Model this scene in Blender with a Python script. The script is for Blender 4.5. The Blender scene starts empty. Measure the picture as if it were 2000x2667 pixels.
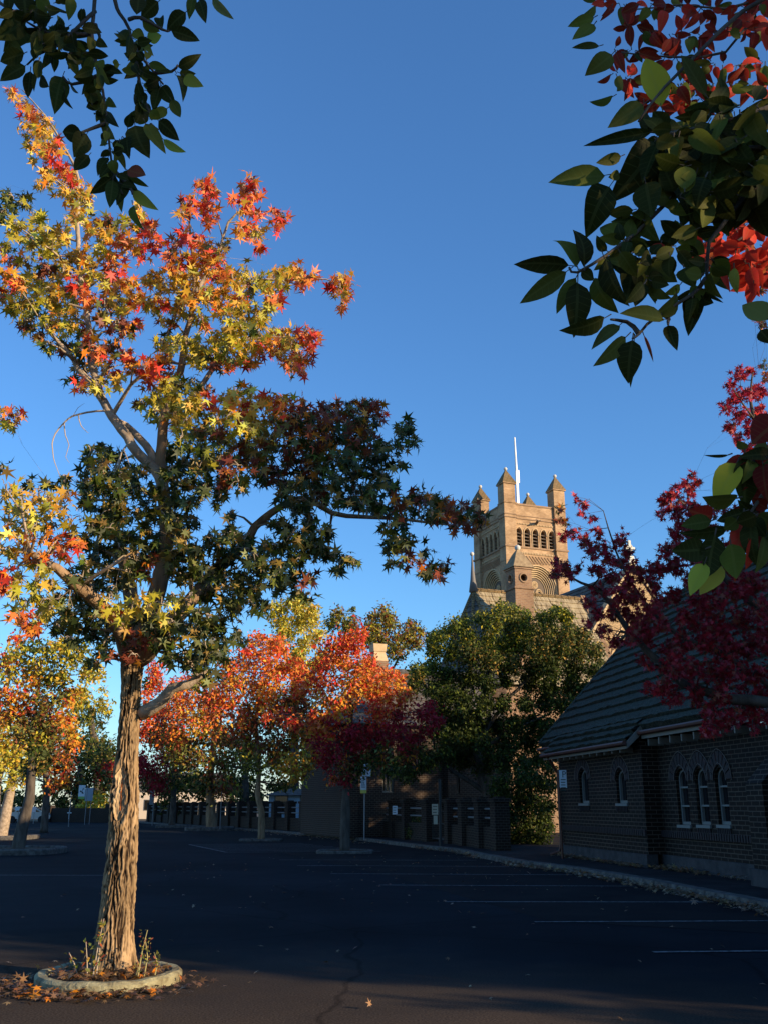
import bpy, math, random
import numpy as np
from mathutils import Vector, Matrix, noise
from mathutils.geometry import tessellate_polygon
random.seed(7); rng = np.random.default_rng(7)
S = bpy.context.scene
R = math.radians
# ------------------------------------------------------------------ camera
F = 2500.0; PITCH = R(17); EYE = 1.6
cd = bpy.data.cameras.new('camera'); cam = bpy.data.objects.new('camera', cd); S.collection.objects.link(cam)
cam.location = (0, 0, EYE); cam.rotation_euler = (R(90) + PITCH, 0, 0)
cd.sensor_fit = 'VERTICAL'; cd.sensor_height = 36; cd.lens = 36 * F / 2667; cd.clip_end = 3000; cd.clip_start = 0.05
S.camera = cam
S.render.resolution_x = 767; S.render.resolution_y = 1024
# ------------------------------------------------------------------ light
SUN_EL = R(15.5); SUN_H = Vector((.89, -.456)).normalized()
SUN = Vector((SUN_H.x * math.cos(SUN_EL), SUN_H.y * math.cos(SUN_EL), math.sin(SUN_EL)))
w = bpy.data.worlds.new('World'); S.world = w; w.use_nodes = True
nt = w.node_tree; nt.nodes.clear()
sky = nt.nodes.new('ShaderNodeTexSky'); sky.sky_type = 'NISHITA'; sky.sun_disc = False
sky.sun_elevation = SUN_EL; sky.sun_rotation = math.atan2(SUN_H.x, SUN_H.y)
sky.air_density = 1.42; sky.dust_density = 0.0; sky.ozone_density = 7.8; sky.altitude = 980
bg = nt.nodes.new('ShaderNodeBackground'); bg.inputs[1].default_value = 0.15
wo = nt.nodes.new('ShaderNodeOutputWorld')
nt.links.new(sky.outputs[0], bg.inputs[0]); nt.links.new(bg.outputs[0], wo.inputs[0])
sl = bpy.data.lights.new('sun', 'SUN'); sl.energy = 5.0; sl.angle = R(0.53); sl.color = (1, .76, .48)
so = bpy.data.objects.new('sun', sl); S.collection.objects.link(so)
so.rotation_euler = SUN.to_track_quat('Z', 'Y').to_euler(); so.location = (30, -15, 20)
S.view_settings.view_transform = 'Standard'; S.view_settings.look = 'None'; S.view_settings.exposure = 0.66; S.view_settings.gamma = 1
try:
    S.cycles.max_bounces = 5; S.cycles.diffuse_bounces = 2; S.cycles.glossy_bounces = 2; S.cycles.transmission_bounces = 3; S.cycles.transparent_max_bounces = 4
except Exception: pass

# ------------------------------------------------------------------ helpers
cp, sp = math.cos(PITCH), math.sin(PITCH)
def ray(x, y):
    u = (x - 1000) / F; v = (1333.5 - y) / F
    return Vector((u, cp - v * sp, sp + v * cp))
def at(x, y, D):                       # point seen at photo position x, y standing D metres up the street
    d = ray(x, y); return Vector((0, 0, EYE)) + d * (D / d.y)
def gp(x, y, z=0):
    d = ray(x, y); return Vector((0, 0, EYE)) + d * ((z - EYE) / d.z)
K = 1.2055
def link(o): S.collection.objects.link(o); return o
def tag(o, label=None, cat=None, group=None, kind=None):
    if label: o['label'] = label
    if cat: o['category'] = cat
    if group: o['group'] = group
    if kind: o['kind'] = kind
    return o
def empty(name, loc=(0, 0, 0), rz=0, label=None, cat=None, group=None):
    o = bpy.data.objects.new(name, None); link(o); o.location = loc; o.rotation_euler = (0, 0, rz); o.empty_display_size = .2
    return tag(o, label, cat, group)
class MB:
    def __init__(s): s.v = []; s.f = []; s.m = []
    def add(s, vs, fs, m=0):
        b = len(s.v); s.v += [tuple(q) for q in vs]; s.f += [tuple(b + i for i in q) for q in fs]; s.m += [m] * len(fs); return s
    def box(s, x0, x1, y0, y1, z0, z1, m=0):
        vs = [(x, y, z) for z in (z0, z1) for y in (y0, y1) for x in (x0, x1)]
        return s.add(vs, [(0, 2, 3, 1), (4, 5, 7, 6), (0, 1, 5, 4), (2, 6, 7, 3), (0, 4, 6, 2), (1, 3, 7, 5)], m)
    def taper(s, cx, cy, h0, h1, z0, z1, m=0):
        vs = [(cx + a * h, cy + b * h, z) for z, h in ((z0, h0), (z1, h1)) for a, b in ((-1, -1), (1, -1), (1, 1), (-1, 1))]
        return s.add(vs, [(3, 2, 1, 0), (4, 5, 6, 7), (0, 1, 5, 4), (1, 2, 6, 5), (2, 3, 7, 6), (3, 0, 4, 7)], m)
    def tube(s, pts, rad, n=8, m=0, cap=True):
        pts = [Vector(p) for p in pts]
        if not hasattr(rad, '__len__'): rad = [rad] * len(pts)
        vs = []; up = Vector((0.3, 0.2, 1)); prev = None
        for i, p in enumerate(pts):
            t = (pts[min(i + 1, len(pts) - 1)] - pts[max(i - 1, 0)]).normalized()
            if prev is None: a = t.cross(up if abs(t.dot(up.normalized())) < .95 else Vector((1, 0, 0))).normalized()
            else: a = (prev - t * prev.dot(t)).normalized()
            prev = a; b = t.cross(a)
            for k in range(n):
                q = 2 * math.pi * k / n; vs.append(p + (a * math.cos(q) + b * math.sin(q)) * rad[i])
        fs = [(i * n + k, i * n + (k + 1) % n, (i + 1) * n + (k + 1) % n, (i + 1) * n + k) for i in range(len(pts) - 1) for k in range(n)]
        if cap: fs += [tuple(range(n))[::-1], tuple((len(pts) - 1) * n + k for k in range(n))]
        return s.add(vs, fs, m)
    def ball(s, c, r, n=10, m=0):
        vs = []; fs = []; h = n // 2
        for i in range(h + 1):
            a = math.pi * i / h
            for k in range(n):
                b = 2 * math.pi * k / n; vs.append((c[0] + r * math.sin(a) * math.cos(b), c[1] + r * math.sin(a) * math.sin(b), c[2] + r * math.cos(a)))
        for i in range(h):
            for k in range(n): fs.append((i * n + k, (i + 1) * n + k, (i + 1) * n + (k + 1) % n, i * n + (k + 1) % n))
        return s.add(vs, fs, m)
    def build(s, name, mats, parent=None, smooth=False, loc=None):
        me = bpy.data.meshes.new(name); me.from_pydata(s.v, [], s.f); me.update()
        if not isinstance(mats, (list, tuple)): mats = [mats]
        for q in mats: me.materials.append(q)
        if len(mats) > 1: me.polygons.foreach_set('material_index', s.m)
        if smooth: me.polygons.foreach_set('use_smooth', [True] * len(s.f))
        o = link(bpy.data.objects.new(name, me))
        if parent: o.parent = parent
        if loc is not None: o.location = loc
        return o
def holes_wall(mb, outline, holes, to3, depth, m=0, mr=None):
    """a wall slab in 2-D (u, z) with real openings; to3(u, z, d) places it, d = depth behind the face"""
    if mr is None: mr = m
    loops = [outline] + holes
    tris = tessellate_polygon([[Vector((a, b, 0)) for a, b in l] for l in loops])
    flat = [q for l in loops for q in l]; n = len(flat)
    vs = [to3(a, b, 0) for a, b in flat] + [to3(a, b, depth) for a, b in flat]
    mb.add(vs, [tuple(t) for t in tris] + [tuple(n + i for i in reversed(t)) for t in tris], m)
    base = 0; fs = []
    for l in loops:
        k = len(l)
        for i in range(k): fs.append((base + i, base + (i + 1) % k, n + base + (i + 1) % k, n + base + i))
        base += k
    mb.add(vs, fs, mr)
def arch(cx, w, z0, zs, rise, n=6):
    """pointed / round arched opening outline; rise above the springing"""
    h = w / 2; pts = [(cx - h, z0), (cx + h, z0), (cx + h, zs)]
    for i in range(1, n):
        t = i / n * math.pi / 2; pts.append((cx + h * math.cos(t) ** .9, zs + rise * math.sin(t)))
    pts.append((cx, zs + rise))
    for i in range(n - 1, 0, -1):
        t = i / n * math.pi / 2; pts.append((cx - h * math.cos(t) ** .9, zs + rise * math.sin(t)))
    pts.append((cx - h, zs)); return pts

# ------------------------------------------------------------------ materials
def mat(name, col=(.5, .5, .5), rough=.8, spec=.3, metal=0.0):
    m = bpy.data.materials.new(name); m.use_nodes = True
    b = m.node_tree.nodes['Principled BSDF']; b.inputs['Base Color'].default_value = (*col, 1); b.inputs['Roughness'].default_value = rough
    b.inputs['Specular IOR Level'].default_value = spec; b.inputs['Metallic'].default_value = metal
    return m
def N(m, t, **k):
    n = m.node_tree.nodes.new(t)
    for a, b in k.items(): setattr(n, a, b)
    return n
def L(m, a, b): m.node_tree.links.new(a, b)
def noisy(name, c1, c2, scale=5, rough=.85, bump=.3, bscale=None, spec=.25, stretch=(1, 1, 1), detail=6, lo=.35, hi=.65, bdist=.02):
    m = mat(name, c1, rough, spec); b = m.node_tree.nodes['Principled BSDF']
    tc = N(m, 'ShaderNodeTexCoord'); mp = N(m, 'ShaderNodeMapping'); mp.inputs['Scale'].default_value = stretch
    L(m, tc.outputs['Object'], mp.inputs[0])
    n = N(m, 'ShaderNodeTexNoise'); n.inputs['Scale'].default_value = scale; n.inputs['Detail'].default_value = detail; n.inputs['Roughness'].default_value = .62
    L(m, mp.outputs[0], n.inputs['Vector'])
    r = N(m, 'ShaderNodeValToRGB'); r.color_ramp.elements[0].color = (*c1, 1); r.color_ramp.elements[1].color = (*c2, 1)
    r.color_ramp.elements[0].position = lo; r.color_ramp.elements[1].position = hi
    L(m, n.outputs[0], r.inputs[0]); L(m, r.outputs[0], b.inputs['Base Color'])
    if bump:
        n2 = N(m, 'ShaderNodeTexNoise'); n2.inputs['Scale'].default_value = bscale or scale * 4; n2.inputs['Detail'].default_value = 5
        L(m, mp.outputs[0], n2.inputs['Vector'])
        bp = N(m, 'ShaderNodeBump'); bp.inputs['Strength'].default_value = bump; bp.inputs['Distance'].default_value = bdist
        L(m, n2.outputs[0], bp.inputs['Height']); L(m, bp.outputs[0], b.inputs['Normal'])
    return m
def brick(name, c1, c2, mortar, bw=.235, bh=.086, ms=.012, rough=.85, stain=(.5, .5, .5), stain_amt=.3, bump=.5, offset=.5):
    m = mat(name, c1, rough, .2); b = m.node_tree.nodes['Principled BSDF']
    tc = N(m, 'ShaderNodeTexCoord'); sx = N(m, 'ShaderNodeSeparateXYZ'); L(m, tc.outputs['Object'], sx.inputs[0])
    ad = N(m, 'ShaderNodeMath', operation='ADD'); L(m, sx.outputs[0], ad.inputs[0]); L(m, sx.outputs[1], ad.inputs[1])
    cx = N(m, 'ShaderNodeCombineXYZ'); L(m, ad.outputs[0], cx.inputs[0]); L(m, sx.outputs[2], cx.inputs[1])
    t = N(m, 'ShaderNodeTexBrick'); t.offset = offset
    t.inputs['Scale'].default_value = 1; t.inputs['Brick Width'].default_value = bw; t.inputs['Row Height'].default_value = bh
    t.inputs['Mortar Size'].default_value = ms; t.inputs['Mortar Smooth'].default_value = .15; t.inputs['Bias'].default_value = -.1
    t.inputs['Color1'].default_value = (*c1, 1); t.inputs['Color2'].default_value = (*c2, 1); t.inputs['Mortar'].default_value = (*mortar, 1)
    L(m, cx.outputs[0], t.inputs['Vector'])
    n = N(m, 'ShaderNodeTexNoise'); n.inputs['Scale'].default_value = .9; n.inputs['Detail'].default_value = 7; L(m, tc.outputs['Object'], n.inputs['Vector'])
    r = N(m, 'ShaderNodeValToRGB'); r.color_ramp.elements[0].position = .3; r.color_ramp.elements[1].position = .7
    r.color_ramp.elements[0].color = (*stain, 1); r.color_ramp.elements[1].color = (1, 1, 1, 1); L(m, n.outputs[0], r.inputs[0])
    mx = N(m, 'ShaderNodeMixRGB', blend_type='MULTIPLY'); mx.inputs[0].default_value = stain_amt
    L(m, t.outputs['Color'], mx.inputs[1]); L(m, r.outputs[0], mx.inputs[2]); L(m, mx.outputs[0], b.inputs['Base Color'])
    bp = N(m, 'ShaderNodeBump', invert=True); bp.inputs['Strength'].default_value = bump; bp.inputs['Distance'].default_value = .01
    L(m, t.outputs['Fac'], bp.inputs['Height']); L(m, bp.outputs[0], b.inputs['Normal'])
    return m
def leafmat(name, trans=.35, rough=.5, spec=.3, veins=False):
    m = mat(name, (.5, .5, .5), rough, spec); b = m.node_tree.nodes['Principled BSDF']
    a = N(m, 'ShaderNodeAttribute', attribute_name='leaf_colour'); col = a.outputs['Color']
    if veins:
        uv = N(m, 'ShaderNodeAttribute', attribute_name='leaf_uv'); sx = N(m, 'ShaderNodeSeparateXYZ'); L(m, uv.outputs['Vector'], sx.inputs[0])
        ab = N(m, 'ShaderNodeMath', operation='ABSOLUTE'); L(m, sx.outputs[0], ab.inputs[0])
        lt = N(m, 'ShaderNodeMath', operation='LESS_THAN'); L(m, ab.outputs[0], lt.inputs[0]); lt.inputs[1].default_value = .045
        sub = N(m, 'ShaderNodeMath', operation='MULTIPLY_ADD'); L(m, ab.outputs[0], sub.inputs[0]); sub.inputs[1].default_value = -.28; L(m, sx.outputs[1], sub.inputs[2])
        mu = N(m, 'ShaderNodeMath', operation='MULTIPLY'); L(m, sub.outputs[0], mu.inputs[0]); mu.inputs[1].default_value = 8
        fr = N(m, 'ShaderNodeMath', operation='FRACT'); L(m, mu.outputs[0], fr.inputs[0])
        l2 = N(m, 'ShaderNodeMath', operation='LESS_THAN'); L(m, fr.outputs[0], l2.inputs[0]); l2.inputs[1].default_value = .09
        mxv = N(m, 'ShaderNodeMath', operation='MAXIMUM'); L(m, lt.outputs[0], mxv.inputs[0]); L(m, l2.outputs[0], mxv.inputs[1])
        sc = N(m, 'ShaderNodeMath', operation='MULTIPLY'); L(m, mxv.outputs[0], sc.inputs[0]); sc.inputs[1].default_value = .10
        mix = N(m, 'ShaderNodeMixRGB'); L(m, sc.outputs[0], mix.inputs[0]); L(m, col, mix.inputs[1]); mix.inputs[2].default_value = (.3, .32, .1, 1)
        col = mix.outputs[0]
    L(m, col, b.inputs['Base Color'])
    tr = N(m, 'ShaderNodeBsdfTranslucent'); L(m, col, tr.inputs[0])
    ms = N(m, 'ShaderNodeMixShader'); ms.inputs[0].default_value = trans
    L(m, b.outputs[0], ms.inputs[1]); L(m, tr.outputs[0], ms.inputs[2])
    L(m, ms.outputs[0], m.node_tree.nodes['Material Output'].inputs[0])
    return m
M = dict(
    leaf=leafmat('autumn_leaf', .28, .5, .35), bigleaf=leafmat('glossy_leaf', .38, .6, .12, True), farleaf=leafmat('small_leaf', .25, .6, .2),
    bark=noisy('bark', (.13, .085, .05), (.40, .27, .16), 6, .95, .9, 26, .1, (1, 1, .22), 8, .3, .7, .03),
    bark2=noisy('dark_bark', (.05, .042, .036), (.13, .11, .09), 6, .95, .6, 30, .1, (1, 1, .3)),
    palebark=noisy('pale_branch_bark', (.22, .17, .12), (.45, .36, .27), 9, .9, .4, 40, .1),
    twig=mat('dead_twig', (.42, .34, .25), .9), wood=noisy('exposed_wood', (.35, .22, .11), (.72, .52, .28), 9, .7, .5, 30, .2, (1, 1, .12)),
    rot=mat('orange_rot', (.42, .12, .03), .9),
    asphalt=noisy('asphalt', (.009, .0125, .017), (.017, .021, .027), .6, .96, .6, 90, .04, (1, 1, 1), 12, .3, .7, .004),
    worn=noisy('worn_asphalt', (.040, .031, .023), (.088, .066, .048), 1.2, .95, .5, 80, .1, (1, 1, 1), 12, .3, .7, .005),
    ground=noisy('dry_earth', (.05, .045, .03), (.09, .07, .045), .8, .95, .3),
    path=noisy('footpath_concrete', (.014, .014, .016), (.030, .028, .030), 1.5, .92, .3, 50, .1),
    kerb=noisy('kerb_concrete', (.05, .045, .042), (.15, .14, .125), 6, .9, .4, 50, .15),
    oldkerb=noisy('lichened_concrete', (.15, .125, .075), (.38, .36, .22), 7, .93, .8, 30, .1, (1, 1, 1), 9, .35, .65, .02),
    paint=noisy('worn_road_paint', (.03, .035, .042), (.22, .235, .25), 14, .8, 0, spec=.2),
    soil=noisy('garden_soil', (.05, .033, .02), (.11, .07, .04), 14, .95, .8, 50),
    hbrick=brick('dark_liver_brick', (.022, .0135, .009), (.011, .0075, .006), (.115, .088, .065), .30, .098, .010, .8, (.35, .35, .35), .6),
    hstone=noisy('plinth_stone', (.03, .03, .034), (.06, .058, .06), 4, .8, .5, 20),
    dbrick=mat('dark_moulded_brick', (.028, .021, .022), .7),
    mossroof=noisy('mossy_roof_tile', (.014, .017, .013), (.076, .084, .064), 16, .9, .9, 30, .15, (1, 1, 1), 9, .35, .65, .03),
    fascia=mat('cream_painted_timber', (.18, .16, .13), .6), gutter=mat('brown_gutter', (.10, .035, .022), .5),
    glass=mat('window_glass', (.012, .012, .014), .08, .5), frame=mat('window_frame', (.17, .18, .17), .6),
    tbrick=brick('tan_church_brick', (.60, .40, .225), (.44, .275, .15), (.46, .34, .22), .24, .10, .012, .9, (.34, .30, .26), .7),
    tbrick2=brick('weathered_church_brick', (.33, .20, .12), (.24, .14, .09), (.36, .27, .18), .26, .10, .014, .9, (.4, .36, .32), .6),
    tstone=noisy('sandstone_moulding', (.50, .36, .20), (.62, .46, .27), 3, .9, .3),
    tdark=noisy('dark_brick_moulding', (.26, .17, .10), (.36, .24, .15), 5, .9, .3),  # plain darker brown moulding brick
    tcap=brick('pyramid_cap_tile', (.30, .20, .10), (.20, .15, .08), (.12, .09, .05), .3, .13, .02, .9, (.5, .45, .3), .6),
    louvre=mat('slate_louvre', (.13, .10, .075), .8), black=mat('dark_interior', (.008, .007, .006), 1, 0),
    ball=mat('pale_stone_ball', (.58, .56, .50), .7), pole=mat('white_painted_pole', (.85, .86, .84), .4),
    lead=mat('lead_spike', (.16, .15, .14), .6), yellowbrick=brick('yellow_church_brick', (.52, .37, .20), (.42, .28, .14), (.24, .18, .12), .26, .105, .016, .9, (.5, .42, .35), .4),
    signw=mat('white_sign', (.62, .68, .70), .5), signg=mat('green_sign_band', (.22, .42, .12), .5), signy=mat('yellow_sign_band', (.65, .6, .12), .5),
    ink=mat('sign_lettering', (.03, .05, .04), .6), steel=mat('galvanised_pole', (.22, .23, .24), .5, .4, .3), darkpole=mat('dark_pole', (.03, .035, .035), .5),
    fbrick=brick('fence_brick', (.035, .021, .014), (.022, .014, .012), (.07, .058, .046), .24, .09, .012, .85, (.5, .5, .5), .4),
    rail=mat('pale_fence_rail', (.2, .21, .21), .6), bluewall=mat('pale_blue_wall', (.38, .52, .62), .7), carpaint=mat('silver_paint', (.35, .37, .38), .3, .5, .4),
    pointing=mat('pale_pointing', (.16, .135, .12), .9), tyre=mat('rubber', (.02, .02, .02), .8), cream=mat('cream_plaque', (.55, .50, .36), .6), hedge=mat('x', (.1, .1, .1)),
)
def cracked(m, amt=.55, sc_=.33):
    b = m.node_tree.nodes['Principled BSDF']; src = b.inputs['Base Color'].links[0].from_socket
    tc = N(m, 'ShaderNodeTexCoord'); nz = N(m, 'ShaderNodeTexNoise'); nz.inputs['Scale'].default_value = .8; nz.inputs['Detail'].default_value = 6; L(m, tc.outputs['Object'], nz.inputs['Vector'])
    mx = N(m, 'ShaderNodeMixRGB'); mx.inputs[0].default_value = .35; L(m, tc.outputs['Object'], mx.inputs[1]); L(m, nz.outputs['Color'], mx.inputs[2])
    v = N(m, 'ShaderNodeTexVoronoi', feature='DISTANCE_TO_EDGE'); v.inputs['Scale'].default_value = sc_; L(m, mx.outputs[0], v.inputs['Vector'])
    r_ = N(m, 'ShaderNodeValToRGB'); r_.color_ramp.elements[0].position = .002; r_.color_ramp.elements[0].color = (amt, amt, amt, 1); r_.color_ramp.elements[1].position = .007; L(m, v.outputs['Distance'], r_.inputs[0])
    n2 = N(m, 'ShaderNodeTexNoise'); n2.inputs['Scale'].default_value = .16; n2.inputs['Detail'].default_value = 4; L(m, tc.outputs['Object'], n2.inputs['Vector'])
    r2 = N(m, 'ShaderNodeValToRGB'); r2.color_ramp.elements[0].position = .42; r2.color_ramp.elements[0].color = (.72, .72, .72, 1); r2.color_ramp.elements[1].position = .56; r2.color_ramp.elements[1].color = (1.15, 1.12, 1.08, 1); L(m, n2.outputs[0], r2.inputs[0])
    a = N(m, 'ShaderNodeMixRGB', blend_type='MULTIPLY'); a.inputs[0].default_value = 1; L(m, src, a.inputs[1]); L(m, r_.outputs[0], a.inputs[2])
    c = N(m, 'ShaderNodeMixRGB', blend_type='MULTIPLY'); c.inputs[0].default_value = 1; L(m, a.outputs[0], c.inputs[1]); L(m, r2.outputs[0], c.inputs[2]); L(m, c.outputs[0], b.inputs['Base Color'])
def sunlit_brown(m):      # sunlit brown round the near tree painted into the colour, fading toward the shadow
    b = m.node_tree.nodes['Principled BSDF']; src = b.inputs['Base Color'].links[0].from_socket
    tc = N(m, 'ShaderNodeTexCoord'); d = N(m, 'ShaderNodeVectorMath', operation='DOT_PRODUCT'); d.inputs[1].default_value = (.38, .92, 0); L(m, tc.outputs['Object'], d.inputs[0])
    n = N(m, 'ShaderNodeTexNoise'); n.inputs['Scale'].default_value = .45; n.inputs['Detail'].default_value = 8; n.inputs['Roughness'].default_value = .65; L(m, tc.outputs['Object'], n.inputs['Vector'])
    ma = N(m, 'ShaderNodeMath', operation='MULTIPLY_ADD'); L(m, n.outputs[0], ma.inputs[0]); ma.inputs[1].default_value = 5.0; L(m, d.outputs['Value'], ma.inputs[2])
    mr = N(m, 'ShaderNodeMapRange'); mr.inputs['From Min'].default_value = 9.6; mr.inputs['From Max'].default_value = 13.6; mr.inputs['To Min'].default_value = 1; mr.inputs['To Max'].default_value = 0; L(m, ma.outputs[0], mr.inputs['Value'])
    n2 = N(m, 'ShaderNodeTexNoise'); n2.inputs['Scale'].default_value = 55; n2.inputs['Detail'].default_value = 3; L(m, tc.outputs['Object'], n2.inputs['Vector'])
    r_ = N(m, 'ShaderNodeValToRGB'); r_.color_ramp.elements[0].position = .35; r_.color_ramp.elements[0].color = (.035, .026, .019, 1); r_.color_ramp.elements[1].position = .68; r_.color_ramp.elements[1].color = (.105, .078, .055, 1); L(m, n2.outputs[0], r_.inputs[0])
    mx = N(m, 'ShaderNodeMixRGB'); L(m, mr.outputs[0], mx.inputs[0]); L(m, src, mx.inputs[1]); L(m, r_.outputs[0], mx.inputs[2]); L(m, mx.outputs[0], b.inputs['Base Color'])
sunlit_brown(M['asphalt']); cracked(M['asphalt'])
def rooftile(name, c1, c2, gap, tw=.3, th=.33):
    m = mat(name, c1, .9, .1); b = m.node_tree.nodes['Principled BSDF']
    tc = N(m, 'ShaderNodeTexCoord'); mp = N(m, 'ShaderNodeMapping'); L(m, tc.outputs['Object'], mp.inputs[0]); mp.inputs['Scale'].default_value = (9.0, 1.0, 1.0)
    n = N(m, 'ShaderNodeTexNoise'); n.inputs['Scale'].default_value = 1.1; n.inputs['Detail'].default_value = 5; L(m, mp.outputs[0], n.inputs['Vector'])
    r = N(m, 'ShaderNodeValToRGB'); e = r.color_ramp.elements; e[0].position = .36; e[0].color = (*gap, 1); e[1].position = .66; e[1].color = (*c1, 1)
    k = r.color_ramp.elements.new(.47); k.color = (*c2, 1)
    L(m, n.outputs[0], r.inputs[0]); L(m, r.outputs[0], b.inputs['Base Color'])
    bp = N(m, 'ShaderNodeBump'); bp.inputs['Strength'].default_value = .6; bp.inputs['Distance'].default_value = .03; L(m, n.outputs[0], bp.inputs['Height']); L(m, bp.outputs[0], b.inputs['Normal'])
    return m
M['croof'] = rooftile('lichened_church_tile', (.42, .35, .22), (.27, .215, .135), (.11, .09, .06))
M['croofdark'] = noisy('dark_church_tile', (.07, .065, .06), (.16, .145, .125), 3, .9, .8, 14, .1)
del M['hedge']; M['turretcap'] = noisy('turret_cap_stone', (.22, .16, .10), (.36, .27, .16), 4, .9, .6, 18, .1)
tb = noisy('furrowed_bark', (.17, .115, .06), (.50, .34, .19), 9, .95, .8, 40, .05, (1, 1, .2), 9, .3, .7, .02); M['trunkbark'] = tb
_b = tb.node_tree.nodes['Principled BSDF']; _src = _b.inputs['Base Color'].links[0].from_socket
_a = N(tb, 'ShaderNodeAttribute', attribute_name='furrow'); _r = N(tb, 'ShaderNodeValToRGB'); _r.color_ramp.elements[0].position = .05; _r.color_ramp.elements[1].position = .5
_m = N(tb, 'ShaderNodeMixRGB'); L(tb, _a.outputs['Fac'], _r.inputs[0]); L(tb, _r.outputs[0], _m.inputs[0]); L(tb, _src, _m.inputs[1]); _m.inputs[2].default_value = (.045, .028, .018, 1); L(tb, _m.outputs[0], _b.inputs['Base Color'])

# ------------------------------------------------------------------ leaves
def star_template():
    v = [(0, .42, 0)]; out = []
    for a, r in ((180, .40), (152, .24), (120, .56), (92, .19), (60, .64), (31, .20), (0, .72), (-31, .20), (-60, .64), (-92, .19), (-120, .56), (-152, .24)):
        t = R(a); out.append((r * math.sin(t), .42 + r * math.cos(t), -.28 * r * r * (1 if r > .4 else .2)))
    v += out; f = [(0, i, i % 12 + 1) for i in range(1, 13)]
    return np.array(v), f
def ovate_template(n=7):
    v = []; f = []
    for i in range(n + 1):
        t = i / n; wd = .5 * (math.sin(math.pi * t ** .85) ** .8) * (1 - .25 * t) if 0 < t < 1 else 0
        z = -.22 * (t - .35) ** 2
        v += [(-wd, t, z + .22 * wd), (0, t, z), (wd, t, z + .22 * wd)]
    for i in range(n):
        a = 3 * i; f += [(a, a + 1, a + 4, a + 3), (a + 1, a + 2, a + 5, a + 4)]
    return np.array(v), f
def lance_template():
    v = [(0, 0, 0), (-.26, .4, .04), (0, 1, -.1), (.26, .4, .04), (0, .42, -.03)]
    return np.array(v), [(0, 4, 1), (1, 4, 2), (2, 4, 3), (3, 4, 0)]
T_STAR, T_OV, T_LANCE = star_template(), ovate_template(), lance_template()
def frames(n, up=.25, hang=.5, face=None):
    """random leaf frames: y = towards tip, z = leaf normal"""
    y = rng.normal(size=(n, 3)); y[:, 2] -= hang * 1.2; y /= np.linalg.norm(y, axis=1)[:, None]
    z = rng.normal(size=(n, 3)); z[:, 2] += up * 2
    if face is not None: z += np.array(face)
    z -= y * (z * y).sum(1)[:, None]; z /= np.linalg.norm(z, axis=1)[:, None] + 1e-9
    x = np.cross(y, z); return np.stack([x, y, z], 2)
def leaf_mesh(name, tpl, P, Fm, size, col, material, parent=None, wid=None, uv=False):
    tv, tf = tpl; n = len(P); k = len(tv); t = np.repeat(tv[None], n, 0).copy()
    if wid is not None: t[:, :, 0] *= wid[:, None]; t[:, :, 2] *= 1
    cv = rng.normal(-.08, .30 if uv else .24, n)[:, None]; t[:, :, 2] += cv * (t[:, :, 1] - .3) ** 2 * (1.0 if uv else 1.2); t[:, :, 0] += rng.normal(0, .10, n)[:, None] * t[:, :, 1] ** 2
    V = P[:, None, :] + np.einsum('nij,nkj->nki', Fm, t) * size[:, None, None]
    me = bpy.data.meshes.new(name); V = V.reshape(-1, 3)
    me.vertices.add(len(V)); me.vertices.foreach_set('co', V.astype(np.float32).ravel())
    fl = [i for f in tf for i in f]; ln = np.array([len(f) for f in tf])
    idx = (np.array(fl)[None] + (np.arange(n) * k)[:, None]).ravel()
    me.loops.add(len(idx)); me.loops.foreach_set('vertex_index', idx.astype(np.int32))
    tot = np.tile(ln, n); st = np.concatenate([[0], np.cumsum(tot)[:-1]])
    me.polygons.add(len(tot)); me.polygons.foreach_set('loop_start', st.astype(np.int32))
    try: me.polygons.foreach_set('loop_total', tot.astype(np.int32))
    except Exception: pass
    me.update(calc_edges=True)
    c = np.ones((n, k, 4)); c[:, :, :3] = col[:, None, :]
    a = me.attributes.new('leaf_colour', 'FLOAT_COLOR', 'POINT'); a.data.foreach_set('color', c.astype(np.float32).ravel())
    if uv:
        a = me.attributes.new('leaf_uv', 'FLOAT_VECTOR', 'POINT'); a.data.foreach_set('vector', np.repeat(tv[None], n, 0).astype(np.float32).ravel())
    me.materials.append(material)
    o = link(bpy.data.objects.new(name, me))
    if parent: o.parent = parent
    return o
C = {k: np.array(v) for k, v in dict(
    G=(.036, .055, .011), g=(.11, .14, .018), y=(.43, .37, .03), l=(.62, .56, .10), a=(.66, .38, .045), o=(.78, .26, .025), r=(.62, .045, .025), b=(.24, .06, .03), c=(.36, .016, .028), p=(.42, .02, .05), k=(.74, .18, .05), s=(.16, .17, .05), t=(.34, .22, .05)).items()}
MIX = dict(G='GGGgst', E='GGGGGg', g='gggGys', y='yylya', l='llyya', a='aaalyo', o='ooaark', r='rrrokk', b='bbGsob', c='ccccb', p='pccrp', k='kkkoar', s='ssgyG', t='tsysb', m='orayb')
def pick(key, n):
    s = MIX[key]; i = rng.integers(0, len(s), n); c = np.array([C[q] for q in s])[i]
    return np.clip(c * rng.uniform(.65, 1.3, (n, 1)) * rng.uniform(.9, 1.1, (n, 3)), 0.003, .85)
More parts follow.
